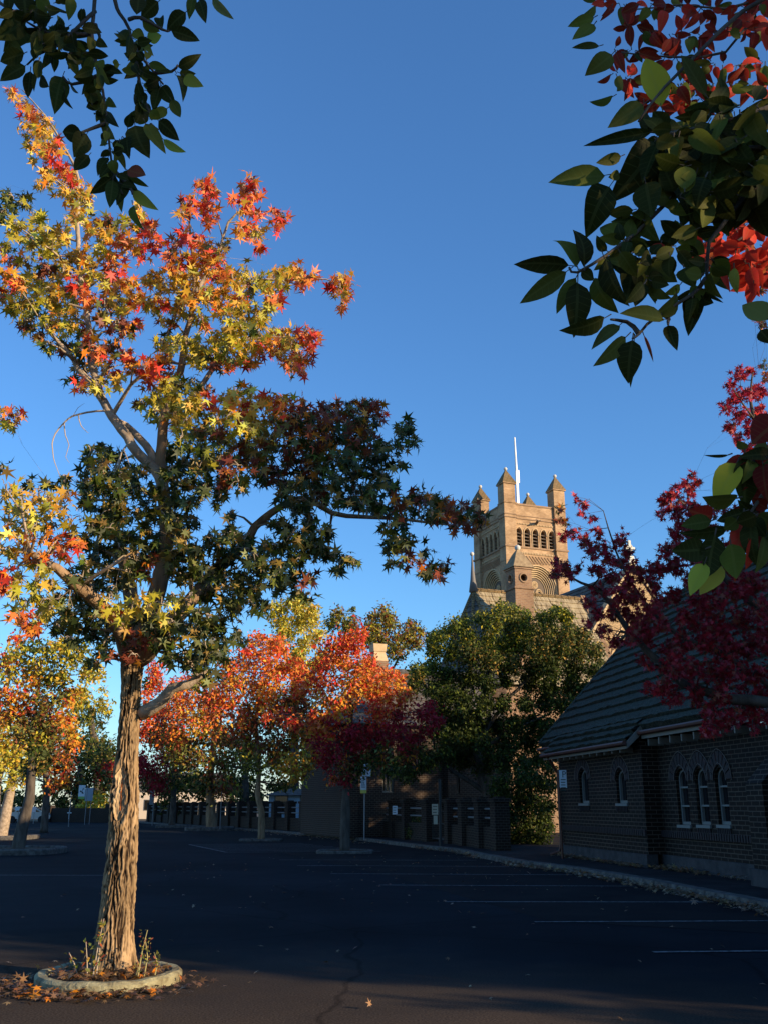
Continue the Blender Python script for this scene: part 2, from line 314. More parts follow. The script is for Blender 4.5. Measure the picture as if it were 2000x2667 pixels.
class Tree:
    """grows branches along a skeleton and hangs leaves in clumps; clumps = (x, y, r, mix) read off the photo, D = distance"""
    def __init__(s, name, label, cat, base, group=None):
        s.root = empty(name, base, 0, label, cat, group); s.base = Vector(base); s.nodes = []; s.P = []; s.C = []; s.tips = []
        s.mb = MB(); s.twigs = 0
    def limb(s, pts, rad, n=8, wob=.03, mbx=None):
        pts = [Vector(p) for p in pts]; out = []; rr = []
        if not hasattr(rad, '__len__'): rad = [rad * (1 - .6 * i / max(1, len(pts) - 1)) for i in range(len(pts))]
        for i in range(len(pts) - 1):
            a = pts[max(i - 1, 0)]; b = pts[i]; c = pts[i + 1]; d = pts[min(i + 2, len(pts) - 1)]
            k = max(2, int((c - b).length / .35)) if (c - b).length < 6 else 8
            k = min(k, 8)
            for j in range(k):
                t = j / k; q = .5 * ((2 * b) + (c - a) * t + (2 * a - 5 * b + 4 * c - d) * t * t + (3 * b - a - 3 * c + d) * t ** 3)
                out.append(q + Vector((random.uniform(-wob, wob), random.uniform(-wob, wob), random.uniform(-wob, wob))) * (0 if i + j == 0 else 1)); rr.append(rad[i] * (1 - t) + rad[i + 1] * t)
        out.append(pts[-1]); rr.append(rad[-1])
        (mbx or s.mb).tube([p - s.base for p in out], rr, n)
        s.nodes += [(p, r) for p, r in zip(out, rr)]
        return out
    def clump(s, c, r, key, n, flat=1.0, mini=None, spread=.22):
        c = Vector(c)
        if s.nodes:
            best = min(s.nodes, key=lambda q: (q[0] - c).length + max(0, q[0].z - c.z) * .8)
            a, ra = best; L_ = (c - a).length
            if L_ > .05:
                mid = (a + c) / 2 + Vector((random.uniform(-.1, .1), random.uniform(-.1, .1), random.uniform(.0, .15))) * L_
                r0 = min(ra * .6, .012 + .02 * L_)
                pts = [a, mid, c]; s.mb.tube([p - s.base for p in pts], [r0, r0 * .7, r0 * .3], 5, cap=False); s.nodes.append((mid, r0 * .7))
        mini = mini or min(max(4, int(n / 9)), 40); cen = rng.normal(size=(mini, 3)); cen /= np.linalg.norm(cen, axis=1)[:, None]; cen *= (rng.uniform(.15, 1, (mini, 1)) ** .5) * r; cen[:, 2] *= flat
        for q in cen[:min(mini, 7)]:
            s.mb.tube([c - s.base, c - s.base + Vector(q) * .5 + Vector((0, 0, .02)), c - s.base + Vector(q)], [.008 + r * .006, .006 + r * .003, .003], 3, cap=False)
        i = rng.integers(0, mini, n); p = cen[i] + rng.normal(size=(n, 3)) * r * spread
        s.P.append(np.array(c - s.base)[None] + p); s.C.append(pick(key, n))
    AREA = .30; RW = 1.0
    def clumps(s, lst, D, wd, cov, layers=3, size=.15, k=K, flat=1.0, spread=.22, depth=None):
        for it in lst:
            x, y, r, key = it[:4]; off = it[4] if len(it) > 4 else 0
            for j in range(layers):
                dd = (depth(x, y) if depth else 0) + off + (rng.uniform(-wd, wd) if layers > 1 else rng.uniform(-.2, .2) * wd)
                c = at(x * k + rng.uniform(-.3, .3) * r * k, y * k + rng.uniform(-.3, .3) * r * k, D + dd)
                rw = r * k * D / F * (.80 if layers > 1 else .9); dens = cov * math.pi / (s.AREA * size * size); rw *= s.RW
                s.clump(c, rw, key, max(4, int(dens * rw * rw)), flat, spread=spread)
    def finish(s, tpl, size, material, twigmat, up=.25, hang=.5, uv=False, leafname='crown', smooth=True, face=None, bname='branches'):
        if s.mb.v: s.mb.build(bname, twigmat, s.root, smooth=smooth)
        P = np.concatenate(s.P); Cc = np.concatenate(s.C); n = len(P)
        o = leaf_mesh(leafname, tpl, P, frames(n, up, hang, face), size * rng.uniform(.65, 1.2, n), Cc, material, s.root, uv=uv)
        return o
    def trunk(s, pts, rad, material, n=12, rough=.06, name='trunk'):
        mb = MB(); pts2 = []; rr = []
        pts = [Vector(p) for p in pts]
        for i in range(len(pts) - 1):
            for j in range(6):
                t = j / 6; pts2.append(pts[i].lerp(pts[i + 1], t)); rr.append((rad[i] * (1 - t) + rad[i + 1] * t) * (1 + random.uniform(-rough, rough)))
        pts2.append(pts[-1]); rr.append(rad[-1])
        mb.tube([p - s.base for p in pts2], rr, n); s.nodes += [(p, r) for p, r in zip(pts2[len(pts2) // 2:], rr[len(rr) // 2:])]
        return mb.build(name, material, s.root, smooth=True)
#SETTING
def sheet(name, pts, z, m, kind='structure', thick=0):
    mb = MB(); n = len(pts)
    tris = tessellate_polygon([[Vector((a, b, 0)) for a, b in pts]])
    top = [(a, b, z) for a, b in pts]; vs = top + ([(a, b, z - thick) for a, b in pts] if thick else [])
    mb.add(vs, [tuple(t) for t in tris])
    if thick: mb.add(vs, [(i, (i + 1) % n, n + (i + 1) % n, n + i) for i in range(n)])
    o = mb.build(name, m); me = o.data
    import bmesh
    bm = bmesh.new(); bm.from_mesh(me)
    for f in bm.faces:
        if abs(f.normal.z) > .5 and f.normal.z < 0: f.normal_flip()
    bm.to_mesh(me); bm.free()
    return tag(o, kind=kind)
sheet('ground', [(-700, -300), (700, -300), (700, 1500), (-700, 1500)], -.004, M['ground'])
KERB = [(9.5, -12), (7.3, 6), (6.6, 12), (6.05, 16.3), (5.5, 21), (4.75, 25.2), (3.75, 28.5), (3.1, 32), (2.6, 36), (1.2, 40.2), (-.9, 47.5), (-3.6, 54.5), (-7.2, 63.5), (-12.5, 73.5), (-18, 85), (-23, 95.5)]
road = [(-90, -12)] + KERB + [(-23.3, 96.3), (-24, 100), (-60, 118), (-90, 118)]
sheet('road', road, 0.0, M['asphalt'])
# parking strips beside the kerb
sheet('parking_strip', [(5.2, 13.5), (6.3, 13.5), (5.9, 16.3), (5.35, 21), (4.6, 25.2), (3.6, 28.5), (2.95, 32), (2.45, 36), (1.05, 40.2), (-1.05, 47.4), (-3.75, 54.3), (-7.35, 63.3), (-12.6, 73.3), (-16, 73), (-10, 57), (-6.2, 45), (-3, 34), (.2, 24), (2.4, 15)], .004, noisy('strip_asphalt', (.013, .013, .015), (.023, .021, .021), .7, .96, .4, 70, .04, detail=12, bdist=.005))
# raised footpath with the kerb as its real edge
fp = KERB + [(-23.5, 100), (60, 100), (60, -12)]
sheet('footpath', [(x + .28, y) for x, y in KERB] + [(-23.2, 100), (80, 100), (80, -12)], .125, M['path'], thick=.13)
kb = MB()
for (x0, y0), (x1, y1) in zip(KERB[:-1], KERB[1:]):
    L_ = math.hypot(x1 - x0, y1 - y0); n = max(1, int(L_ / 1.2))
    for i in range(n):
        a = i / n; b = (i + 1) / n - .012 / L_ * n / n
        xa, ya, xb, yb = x0 + (x1 - x0) * a, y0 + (y1 - y0) * a, x0 + (x1 - x0) * b, y0 + (y1 - y0) * b
        j = random.uniform(-.006, .006)
        kb.add([(xa, ya, 0), (xb, yb, 0), (xb + .03, yb, .13 + j), (xa + .03, ya, .13 + j), (xa + .3, ya, .13 + j), (xb + .3, yb, .13 + j), (xa + .3, ya, 0), (xb + .3, yb, 0)],
               [(0, 3, 2, 1), (3, 4, 5, 2), (4, 6, 7, 5), (0, 6, 4, 3), (1, 2, 5, 7)])
tag(kb.build('kerb', M['kerb']), kind='structure')
# painted bay lines
def line(x0, y0, x1, y1, w=.09, z=.009):
    a = Vector((x1 - x0, y1 - y0, 0)).normalized(); b = Vector((-a.y, a.x, 0)) * w / 2; mb = []
    n = max(1, int((Vector((x1, y1)) - Vector((x0, y0))).length / .5)); vs = []
    for i in range(n + 1):
        t = i / n; p = Vector((x0 + (x1 - x0) * t, y0 + (y1 - y0) * t, z)); j = random.uniform(.8, 1.1)
        vs += [p + b * j, p - b * j]
    return vs, [(2 * i, 2 * i + 1, 2 * i + 3, 2 * i + 2) for i in range(n)]
pm = MB()
for seg in [(3.75, 10.2, 6.7, 10.3), (3.05, 11.9, 6.4, 12.1), (2.15, 14.85, 6.0, 15.0), (1.05, 17.85, 5.75, 17.8), (-.1, 21.5, 5.2, 21.2), (-1.3, 25, 4.5, 24.6), (-2.4, 28.3, 3.4, 27.9), (-3.2, 31.2, 2.8, 31.0),
            (-8.3, 43.3, -5.6, 36.2), (-12.4, 24.6, -6.5, 24.4), (-6, 7.0, -3.9, 9.35), (-5.5, 9.2, -3.6, 9.6)]:
    pm.add(*line(*seg))
for i in range(8):
    t = i / 7; pm.add(*line(-8.3 + 2.7 * t, 43.3 - 7.1 * t, -3.5 + 3.4 * t, 44.4 - 7.4 * t, .12))
tag(pm.build('bay_markings', M['paint']), kind='structure')

# ------------------------------------------------------------------ HOUSE (schoolroom) on the right
HA = math.atan2(-.988, .155); HO = (5.55, 31.4, .12)
house = empty('brick_hall', HO, HA, 'low dark brick hall with pointed windows and steep mossy roof beside the footpath', 'building')
e1 = Vector((.155, -.988, 0)); e2 = Vector((.988, .155, 0)); HOV = Vector(HO)
def hx(px, py, y=0):    # photo position -> (x, z) on the facade plane set back y
    d = ray(px, py); o = Vector((0, 0, EYE)) - HOV; den = d.dot(e2); t = (y - o.dot(e2)) / den; p = o + d * t
    return p.dot(e1), p.z
HL = 26.2
def win(px0, px1, py0, py1, y):
    x0, _ = hx(px0, (py0 + py1) / 2, y); x1, _ = hx(px1, (py0 + py1) / 2, y); cx = (x0 + x1) / 2
    _, zb = hx((px0 + px1) / 2, py1, y); _, zt = hx((px0 + px1) / 2, py0, y); return cx, max(.38, abs(x1 - x0)), zb, zt
wl = [win(1508, 1531, 2005, 2092, 0), win(1604, 1630, 2005, 2092, 0)]
wt = [win(1762, 1792, 2002, 2148, .45), win(1812, 1843, 2000, 2148, .45), win(1864, 1895, 1998, 2148, .45)]
w0 = [(-.8, .42, wl[0][2], wl[0][3])]
EH = 3.05
dz = lambda ws: [arch(c, w, zb, zt - .28, .28) for c, w, zb, zt in ws]
wall = MB()
def face(x0, x1, y, ws, z0=.32, th=.24):
    holes_wall(wall, [(x0, z0), (x1, z0), (x1, EH), (x0, EH)], dz(ws), lambda u, z, d, y=y: (u, y + d, z), th)
far = [(c + 5.2 * k, w, zb, zt) for k in (1, 2, 3) for c, w, zb, zt in wt]
far = [q for q in far if 8 < q[0] < HL - 1 and min(abs(q[0] - b) for b in (12.0, 17.2, 22.4)) > .7]
face(-1.6, 0, .5, w0); face(0, 6.3, 0, wl); face(6.3, HL, .45, wt + far)
wall.box(6.298, 6.302 + .0, .24, .45, .32, EH) if False else None
wall.box(6.06, 6.3, .242, .69, .32, EH); wall.box(0.0, .24, .242, .74, .32, EH)
# gable end walls follow the roof
RT = 4.6; RZ = 8.35; slope = (RZ - EH) / RT; BACK = 2 * RT
for x0, x1 in ((-1.6, -1.36), (HL - .24, HL)):
    vs = [(x, y, z) for x in (x0, x1) for y, z in ((.74, .32), (BACK - .5, .32), (BACK - .5, EH), (RT, RZ - .25), (.74, EH + .4))]
    wall.add(vs, [(0, 1, 2, 3, 4), (9, 8, 7, 6, 5), (0, 5, 6, 1), (1, 6, 7, 2), (2, 7, 8, 3), (3, 8, 9, 4), (4, 9, 5, 0)])
wall.box(-1.36, HL - .24, BACK - .74, BACK - .5, .32, EH)
# buttresses
for bx in (8.9 + 3.2, 17.2, 22.4):
    wall.box(bx - .3, bx + .3, -.25, .448, .32, 1.9); wall.add([(bx - .3, -.25, 1.9), (bx + .3, -.25, 1.9), (bx + .3, .448, 2.6), (bx - .3, .448, 2.6), (bx - .3, .448, 1.9), (bx + .3, .448, 1.9)], [(0, 1, 2, 3), (0, 3, 4), (1, 5, 2)])
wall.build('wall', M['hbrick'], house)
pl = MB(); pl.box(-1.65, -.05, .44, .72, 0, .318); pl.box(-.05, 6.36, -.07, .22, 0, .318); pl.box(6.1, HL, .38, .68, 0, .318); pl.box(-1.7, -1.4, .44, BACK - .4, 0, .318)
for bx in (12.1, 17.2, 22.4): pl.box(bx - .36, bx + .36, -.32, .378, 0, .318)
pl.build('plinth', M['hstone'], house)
sc = MB()
def band(x0, x1, y, z, h=.16, out=.05):
    sc.box(x0, x1, y - out, y - .002, z, z + h)
    x = x0
    while x < x1 - .1: sc.box(x, x + .07, y - out - .025, y - out - .001, z + .01, z + h * .95); x += .115
zc = hx(1600, 2172, 0)[1]
band(0, 6.3, 0, zc); band(6.32, HL - .1, .45, zc - .02); band(-1.6, -.02, .5, zc)
sc.build('string_course', M['dbrick'], house)
# windows: recessed frame, glass, mullions, sill and arch hood
def hood(mb, c, w, zs, y, ro=.3, n=9, m=0):
    h = w / 2
    for i in range(n):
        t0 = math.pi * i / n + .03; t1 = math.pi * (i + 1) / n - .03; vs = []
        for r_, rz in ((h + .02, .29), (h + ro, .29 + ro)):
            for t in (t0, t1): vs.append((c - r_ * math.cos(t), y - .035, zs + rz * math.sin(t) ** .8 * (1 + .18 * math.sin(t) ** 6)))
        vs += [(a, y + .02, b) for a, _, b in vs]
        mb.add(vs, [(0, 1, 3, 2), (4, 6, 7, 5), (0, 2, 6, 4), (1, 5, 7, 3), (2, 3, 7, 6), (0, 4, 5, 1)], m)
hm = MB(); sl_ = MB(); sb = MB()
lightbrick = M['hbrick']
for (c, w, zb, zt), y, bars in [(q, .5, 0) for q in w0] + [(q, 0, 0) for q in wl] + [(q, .45, 2) for q in wt] + [(q, .45, 2) for q in far]:
    fr = MB(); out = arch(c, w - .004, zb + .002, zt - .28, .278); inn = arch(c, w - .11, zb + .07, zt - .28, .225)
    holes_wall(fr, out, [inn], lambda u, z, d, y=y: (u, y + .08 + d, z), .07)
    for k in range(bars):
        zz = zb + (zt - zb) * (k + 1) / 3.0; fr.box(c - w / 2 + .056, c + w / 2 - .056, y + .085, y + .145, zz - .02, zz + .02)
    f_ = fr.build('window', M['frame'], house)
    g = MB(); g.box(c - w / 2 - .02, c + w / 2 + .02, y + .155, y + .17, zb - .02, zt + .03); g.build('pane', M['glass'], f_)
    s_ = MB(); s_.box(c - w / 2 - .05, c + w / 2 + .05, y - .05, y + .13, zb - .07, zb - .003); s_.build('sill', M['frame'], f_)
    hd = MB(); hood(hd, c, w, zt - .28, y, .26 if bars else .24); hd.build('window_hood', M['dbrick'], f_)
    mo = MB()
    for t in range(8):
        xx = c - w / 2 + w * t / 7; mo.box(xx - .02, xx + .015, y - .04, y - .003, zb - .21, zb - .075)
    mo.build('sill_brick_course', M['dbrick'], f_)
# light lime lines over the hoods
lm = MB()
for (c, w, zb, zt), y in [(q, 0) for q in wl] + [(q, .45) for q in wt]:
    lm = MB()
    for ro in (.03, .29):
        pts = []
        for i in range(13):
            t = math.pi * i / 12; pts.append((c - (w / 2 + ro) * math.cos(t), y - .037, zt - .28 + (.29 + ro) * math.sin(t) ** .8 * (1 + .18 * math.sin(t) ** 6)))
        lm.tube(pts, .009, 4)
    lm.build('hood_pointing', M['pointing'], house)
# roof: overlapping rows of tiles, each a real step
rf = MB(); rows = 15; oh = .42
def plane(x0, x1, y0, z0, y1, z1, rows):
    for i in range(rows):
        a, b = i / rows, (i + 1) / rows + .1 / rows
        ya, za = y0 + (y1 - y0) * a, z0 + (z1 - z0) * a; yb, zb = y0 + (y1 - y0) * min(b, 1), z0 + (z1 - z0) * min(b, 1)
        nx = int((x1 - x0) / .3); top = []
        for j in range(nx + 1):
            x = x0 + (x1 - x0) * j / nx; d = random.uniform(-.028, .028)
            top.append([(x, ya - .0 + d * .5, za + .13 + d), (x, yb, zb + .03), (x, ya + d * .5 + .13, za - .0)])
        vs = [q for t in top for q in t]
        rf.add(vs, [(3 * j, 3 * j + 3, 3 * j + 4, 3 * j + 1) for j in range(nx)] + [(3 * j + 2, 3 * j + 5, 3 * j + 3, 3 * j) for j in range(nx)])
plane(0.0 - .35, 6.35, -oh, EH - .05, .1, EH + .55, 3)
plane(-1.95, HL + .3, .1, EH + .5 - .02, RT, RZ, rows)
plane(6.35, HL + .3, -.05, EH + .27, .1, EH + .5, 1)
plane(-1.95, -.35, -.02, EH + .3, .1, EH + .5, 1)
rf.add([(-1.95, BACK + .3, EH - .1), (HL + .3, BACK + .3, EH - .1), (HL + .3, RT, RZ + .02), (-1.95, RT, RZ + .02)], [(0, 1, 2, 3)])
rf.add([(-.35, -oh, EH - .12), (6.35, -oh, EH - .12), (6.35, RT, RZ - .08), (-.35, RT, RZ - .08)], [(3, 2, 1, 0)])
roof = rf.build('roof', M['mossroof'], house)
rc = MB(); x = -1.95
while x < HL: rc.tube([(x, RT, RZ + .05), (x + .42, RT, RZ + .06)], [.10, .12], 8); x += .4
for t in range(14):
    a, b = t / 14, (t + 1) / 14; y0, z0, y1, z1 = .0, EH + .42, RT, RZ + .04
    rc.tube([(-1.93, y0 + (y1 - y0) * a, z0 + (z1 - z0) * a), (-1.93, y0 + (y1 - y0) * b, z0 + (z1 - z0) * b)], [.085, .07], 6)
rc.build('ridge_tiles', M['mossroof'], roof)
ev = MB(); ev.box(-.4, 6.38, -oh + .02, -oh + .05, EH - .19, EH - .06); ev.box(6.42, HL + .3, .0, .03, EH + .05, EH + .2); ev.box(-1.95, -.42, .02, .05, EH + .08, EH + .22)
x = .3
while x < 6.2: ev.box(x, x + .05, -oh + .055, -.01, EH - .26, EH - .12); x += .55
x = 6.7
while x < HL: ev.box(x, x + .05, .035, .44, EH - .13, EH + .03); x += .62
ev.add([(6.38, -.4, EH - .19), (6.41, -.4, EH - .19), (6.41, .05, EH + .2), (6.38, .05, EH + .2), (6.38, -.4, EH - .02), (6.41, -.4, EH - .02), (6.41, .05, EH + .42), (6.38, .05, EH + .42)], [(0, 1, 2, 3), (4, 7, 6, 5), (0, 3, 7, 4), (1, 5, 6, 2)])
ev.build('eaves_boards', M['fascia'], house)
gu = MB(); gu.tube([(-.42, -oh - .05, EH - .06), (6.42, -oh - .05, EH - .05)], .06, 8); gu.tube([(6.42, -.06, EH + .2), (HL + .3, -.06, EH + .2)], .06, 8); gu.tube([(-1.98, -.05, EH + .22), (-.4, -.05, EH + .22)], .055, 8)
gu.build('gutter', M['gutter'], house)
dp = MB(); dp.tube([(.12, -oh, EH - .1), (.05, -.25, EH - .35), (.02, -.09, EH - .6), (.02, -.09, .35), (.02, -.16, .12), (-.15, -.4, .03)], .045, 8); dp.build('downpipe', M['gutter'], house)

# ------------------------------------------------------------------ CHURCH
th = R(21); ax = Vector((math.cos(th), math.sin(th), 0)); bx_ = Vector((-math.sin(th), math.cos(th), 0))
def zat(Y, D, X=0): d = ray(1000 + X, Y); return EYE + d.z * D / d.y
D0 = 80.0; C0 = at(1313, 1339, D0)
church = empty('church', (0, 0, 0.1), th, 'tan brick church with a square pinnacled tower, flagpole and steep tiled roofs', 'church')
def loc(p): p = Vector(p); return Vector((p.dot(ax), p.dot(bx_), p.z - .1))
c0 = loc(C0); TX, TY = c0.x, c0.y; s = 6.15
def zt_(yz, xz=0): return zat(1100 + yz / 3.687, D0)
tower = MB(); P_ = 1.12; ins = .22
zpar = zt_(780); zshaft = zt_(590); zapex = zt_(470) + .25
# walls between corner piers with real openings, front (y) and left (x) faces, plus plain back faces
wz0, wz1 = zt_(1195) + .1, zt_(1005) - .25
def face_w(to3):
    hs = [arch(P_ + .32 + i * (s - 2 * P_ - .64) / 4, .55, wz0, wz1 - .25, .5) for i in range(5)]
    za = zt_(1350); cx = s / 2; hw = (s - 2 * P_) / 2 - .06; za0 = 10.0
    big = [(cx - hw, za0), (cx + hw, za0)] + [(cx + hw * math.cos(t) ** .9 if math.cos(t) > 0 else cx - hw * abs(math.cos(t)) ** .9, (za - hw * 1.15) + hw * 1.15 * math.sin(t)) for t in [math.pi * i / 16 for i in range(0, 17)]]
    holes_wall(tower, [(P_, 9.5), (s - P_, 9.5), (s - P_, zpar), (P_, zpar)], hs + [big], to3, .5)
    return hs, (cx, hw, za)
fr3 = lambda u, z, d: (TX + u, TY + ins + d, z)
lf3 = lambda u, z, d: (TX + ins + d, TY + u, z)
hsF, bigF = face_w(fr3); face_w(lf3)
tower.box(TX + P_, TX + s - P_, TY + s - ins - .4, TY + s - ins, 0, zpar); tower.box(TX + s - ins - .4, TX + s - ins, TY + P_, TY + s - P_, 0, zpar)
tower.box(TX + P_, TX + s - P_, TY + ins, TY + ins + .5, 0, 9.49); tower.box(TX + ins, TX + ins + .5, TY + P_, TY + s - P_, 0, 9.49)
for i, j in ((0, 0), (1, 0), (0, 1), (1, 1)):
    x0 = TX + i * (s - P_); y0 = TY + j * (s - P_); tower.box(x0, x0 + P_, y0, y0 + P_, 0, zpar + .05)
tw = tower.build('tower', M['tbrick'], church)
inside = MB(); inside.box(TX + .9, TX + s - .9, TY + .9, TY + s - .9, 9, zpar - .6); inside.build('belfry_interior', M['black'], tw)
for i, j in ((0, 0), (1, 0), (0, 1), (1, 1)):
    pn = MB(); x0 = TX + i * (s - P_) + P_ / 2; y0 = TY + j * (s - P_) + P_ / 2; e = .02
    dzs = {(0, 0): 0, (1, 0): -.2, (0, 1): -.3, (1, 1): -.9}[(i, j)] * .3
    pn.taper(x0, y0, P_ / 2 + .06, P_ / 2 + .06, zpar + .052, zpar + .17); pn.taper(x0, y0, P_ / 2, P_ / 2, zpar + .171, zshaft + dzs)
    pn.taper(x0, y0, P_ / 2 + .1, P_ / 2 + .1, zshaft + dzs + .001, zshaft + dzs + .1); pn.taper(x0, y0, P_ / 2 + .12, .05, zshaft + dzs + .101, zapex + dzs, 1)
    pn.ball((x0, y0, zapex + dzs + .12), .17, 10, 2); pn.build('pinnacle', [M['tbrick'], M['tcap'], M['ball']], tw)
def ring_c(z, h, out, m=0):
    st = MB()   # projecting course round piers and recessed walls
    for i, j in ((0, 0), (1, 0), (0, 1), (1, 1)):
        x0 = TX + i * (s - P_); y0 = TY + j * (s - P_); st.box(x0 - out, x0 + P_ + out, y0 - out, y0 + P_ + out, z, z + h, m)
    st.box(TX + P_ + out - .01, TX + s - P_ - out + .01, TY + ins - out, TY + ins + .02, z + .003, z + h - .003, m); st.box(TX + ins - out, TX + ins + .02, TY + P_ + out - .01, TY + s - P_ - out + .01, z + .003, z + h - .003, m)
    st.box(TX + P_ + out - .01, TX + s - P_ - out + .01, TY + s - ins - .02, TY + s - ins + out, z + .003, z + h - .003, m); st.box(TX + s - ins - .02, TX + s - ins + out, TY + P_ + out - .01, TY + s - P_ - out + .01, z + .003, z + h - .003, m)
    st.build('string_course', [M['tdark'], M['tstone']], tw)
ring_c(zt_(885), .1, .05); ring_c(zt_(915), .1, .07); ring_c(zt_(1195), .16, .08); ring_c(zt_(1330), .07, .03)
st = MB()
for (a0, a1, b0, b1) in ((TX + P_, TX + s - P_, TY + ins - .06, TY + ins + .3), (TX + ins - .06, TX + ins + .3, TY + P_, TY + s - P_)): st.box(a0 + .01, a1 - .01, b0, b1, zpar + .002, zpar + .16)
st.box(TX + P_, TX + s - P_, TY + s - ins - .45, TY + s - ins + .06, zpar + .002, zpar + .14)
n = 24
for k in range(n):
    u = P_ + .1 + k * (s - 2 * P_ - .2) / n
    for z, hh in ((zt_(1250), .16), (zt_(965), .12)):
        st.box(TX + u, TX + u + .08, TY + ins - .075, TY + ins - .002, z, z + hh, 1); st.box(TX + ins - .075, TX + ins - .002, TY + u, TY + u + .08, z, z + hh, 1)
st.build('parapet_and_dentils', [M['tdark'], M['tstone']], tw)
# raised diagonal brick pattern between belfry and arch
dg = MB(); zlo, zhi = zt_(1365), zt_(1268)
for k in range(-4, 15):
    u0 = P_ + .05 + k * .3
    for dirn in (1, -1):
        pts = []
        for t in np.linspace(0, 1, 8):
            u = u0 + dirn * t * (zhi - zlo) * .8 + (1.2 if dirn < 0 else 0); z = zhi - t * (zhi - zlo)
            cx, hw, za = bigF; 
            if P_ + .05 < u < s - P_ - .05 and (z > za + .1 or abs(u - cx) > hw * .8): pts.append((u, z))
        if len(pts) > 1 and dirn == 1:
            dg.tube([(TX + u, TY + ins - .02, z) for u, z in pts], .045, 4); dg.tube([(TX + ins - .02, TY + u, z) for u, z in pts], .045, 4)
dg.build('diaper_pattern', M['tdark'], tw)
for side in (0, 1):
    f3 = fr3 if side == 0 else lf3
    for i in range(5):
        c = P_ + .32 + i * (s - 2 * P_ - .64) / 4; lo = MB(); z = wz0 + .05
        while z < wz1 + .1:
            a = [f3(c - .27, z + .16, .12 + .2), f3(c + .27, z + .16, .12 + .2), f3(c + .27, z, .05), f3(c - .27, z, .05)]; b = [(q[0], q[1], q[2] - .04) for q in a]
            lo.add(a + b, [(0, 1, 2, 3), (7, 6, 5, 4), (3, 2, 6, 7), (0, 4, 5, 1)]); z += .3
        lo.build('belfry_louvre', M['louvre'], tw)
        hd = MB(); pts = []
        for k in range(13):
            t = math.pi * k / 12; pts.append(f3(c - .34 * math.cos(t), wz1 - .25 + .62 * math.sin(t), -.03))
        hd.tube(pts, .045, 5); hd.tube([f3(c - .34, wz0, -.02), f3(c - .34, wz1 - .25, -.02)], .035, 5); hd.build('opening_moulding', M['tstone'], tw)
    ar = MB(); cx, hw, za = bigF; zs = za - hw * 1.15
    for k in range(8):
        r_ = hw - .02 - k * .13; dd = .0 + k * .1; pts = [f3(cx - r_, 11.5, dd)]
        for q in range(21):
            t = math.pi * q / 20; pts.append(f3(cx - r_ * math.cos(t), zs + r_ * 1.15 * math.sin(t), dd))
        pts.append(f3(cx + r_, 11.5, dd)); ar.tube(pts, .062, 6)
    r_ = hw - 1.0
    ar.build('arch_moulding', M['tstone'], tw)
    tp = MB(); outl = [f3(cx - hw + .2, 11, .62), f3(cx + hw - .2, 11, .62), f3(cx + hw - .2, zs, .62)] + [f3(cx + (hw - .2) * math.cos(t), zs + (hw - .2) * 1.12 * math.sin(t), .62) for t in [math.pi * i / 14 for i in range(1, 14)]] + [f3(cx - hw + .2, zs, .62)]
    tp.add(outl, [tuple(range(len(outl)))])
    tp.build('tympanum', M['louvre'], tw)
    tr = MB()
    for cxx in (cx - .42, cx + .42):
        for rr in (.36, .27, ): tr.tube([f3(cxx - rr, zs - 1.4, .56)] + [f3(cxx - rr * math.cos(math.pi * q / 12), zs - .35 + rr * 1.5 * math.sin(math.pi * q / 12), .56) for q in range(13)] + [f3(cxx + rr, zs - 1.4, .56)], .04, 5)
    for rr in (.3, .2): tr.tube([f3(cx + rr * math.cos(2 * math.pi * q / 16), zs + .55 + rr * math.sin(2 * math.pi * q / 16), .56) for q in range(17)], .045, 5)
    for rr in range(4): tr.ball(f3(cx + .1 * math.cos(rr * math.pi / 2), zs + .55 + .1 * math.sin(rr * math.pi / 2), .58), .07, 8)
    tr.build('tracery', M['tstone'], tw)
fpo = MB(); fx, fy = loc(at(1347, 1300, 83)).x, loc(at(1347, 1300, 83)).y
fpo.box(fx - .11, fx + .11, fy - .11, fy + .11, zpar - .5, zat(1100 + 480 / 3.687, 83)); 
fpo.box(fx + .111, fx + .24, fy - .1, fy + .1, zat(1100 + 590 / 3.687, 83), zat(1100 + 470 / 3.687, 83))
fpo.tube([(fx, fy, zat(1230, 83)), (fx - .05, fy, zat(1142, 83))], [.11, .07], 10); fpo.build('flagpole', M['pole'], church)
gy = MB(); gx = TX + s * .52; gz = zt_(945); gy.tube([(gx, TY + ins, gz), (gx - .1, TY - .3, gz + .1), (gx - .2, TY - .55, gz + .02)], [.14, .12, .05], 6); gy.tube([(gx, TY - .1, gz + .1), (gx + .25, TY - .25, gz + .28)], [.07, .02], 5); gy.tube([(gx - .05, TY - .3, gz + .1), (gx - .25, TY - .2, gz + .3)], [.06, .02], 5); gy.build('gargoyle', M['louvre'], tw)

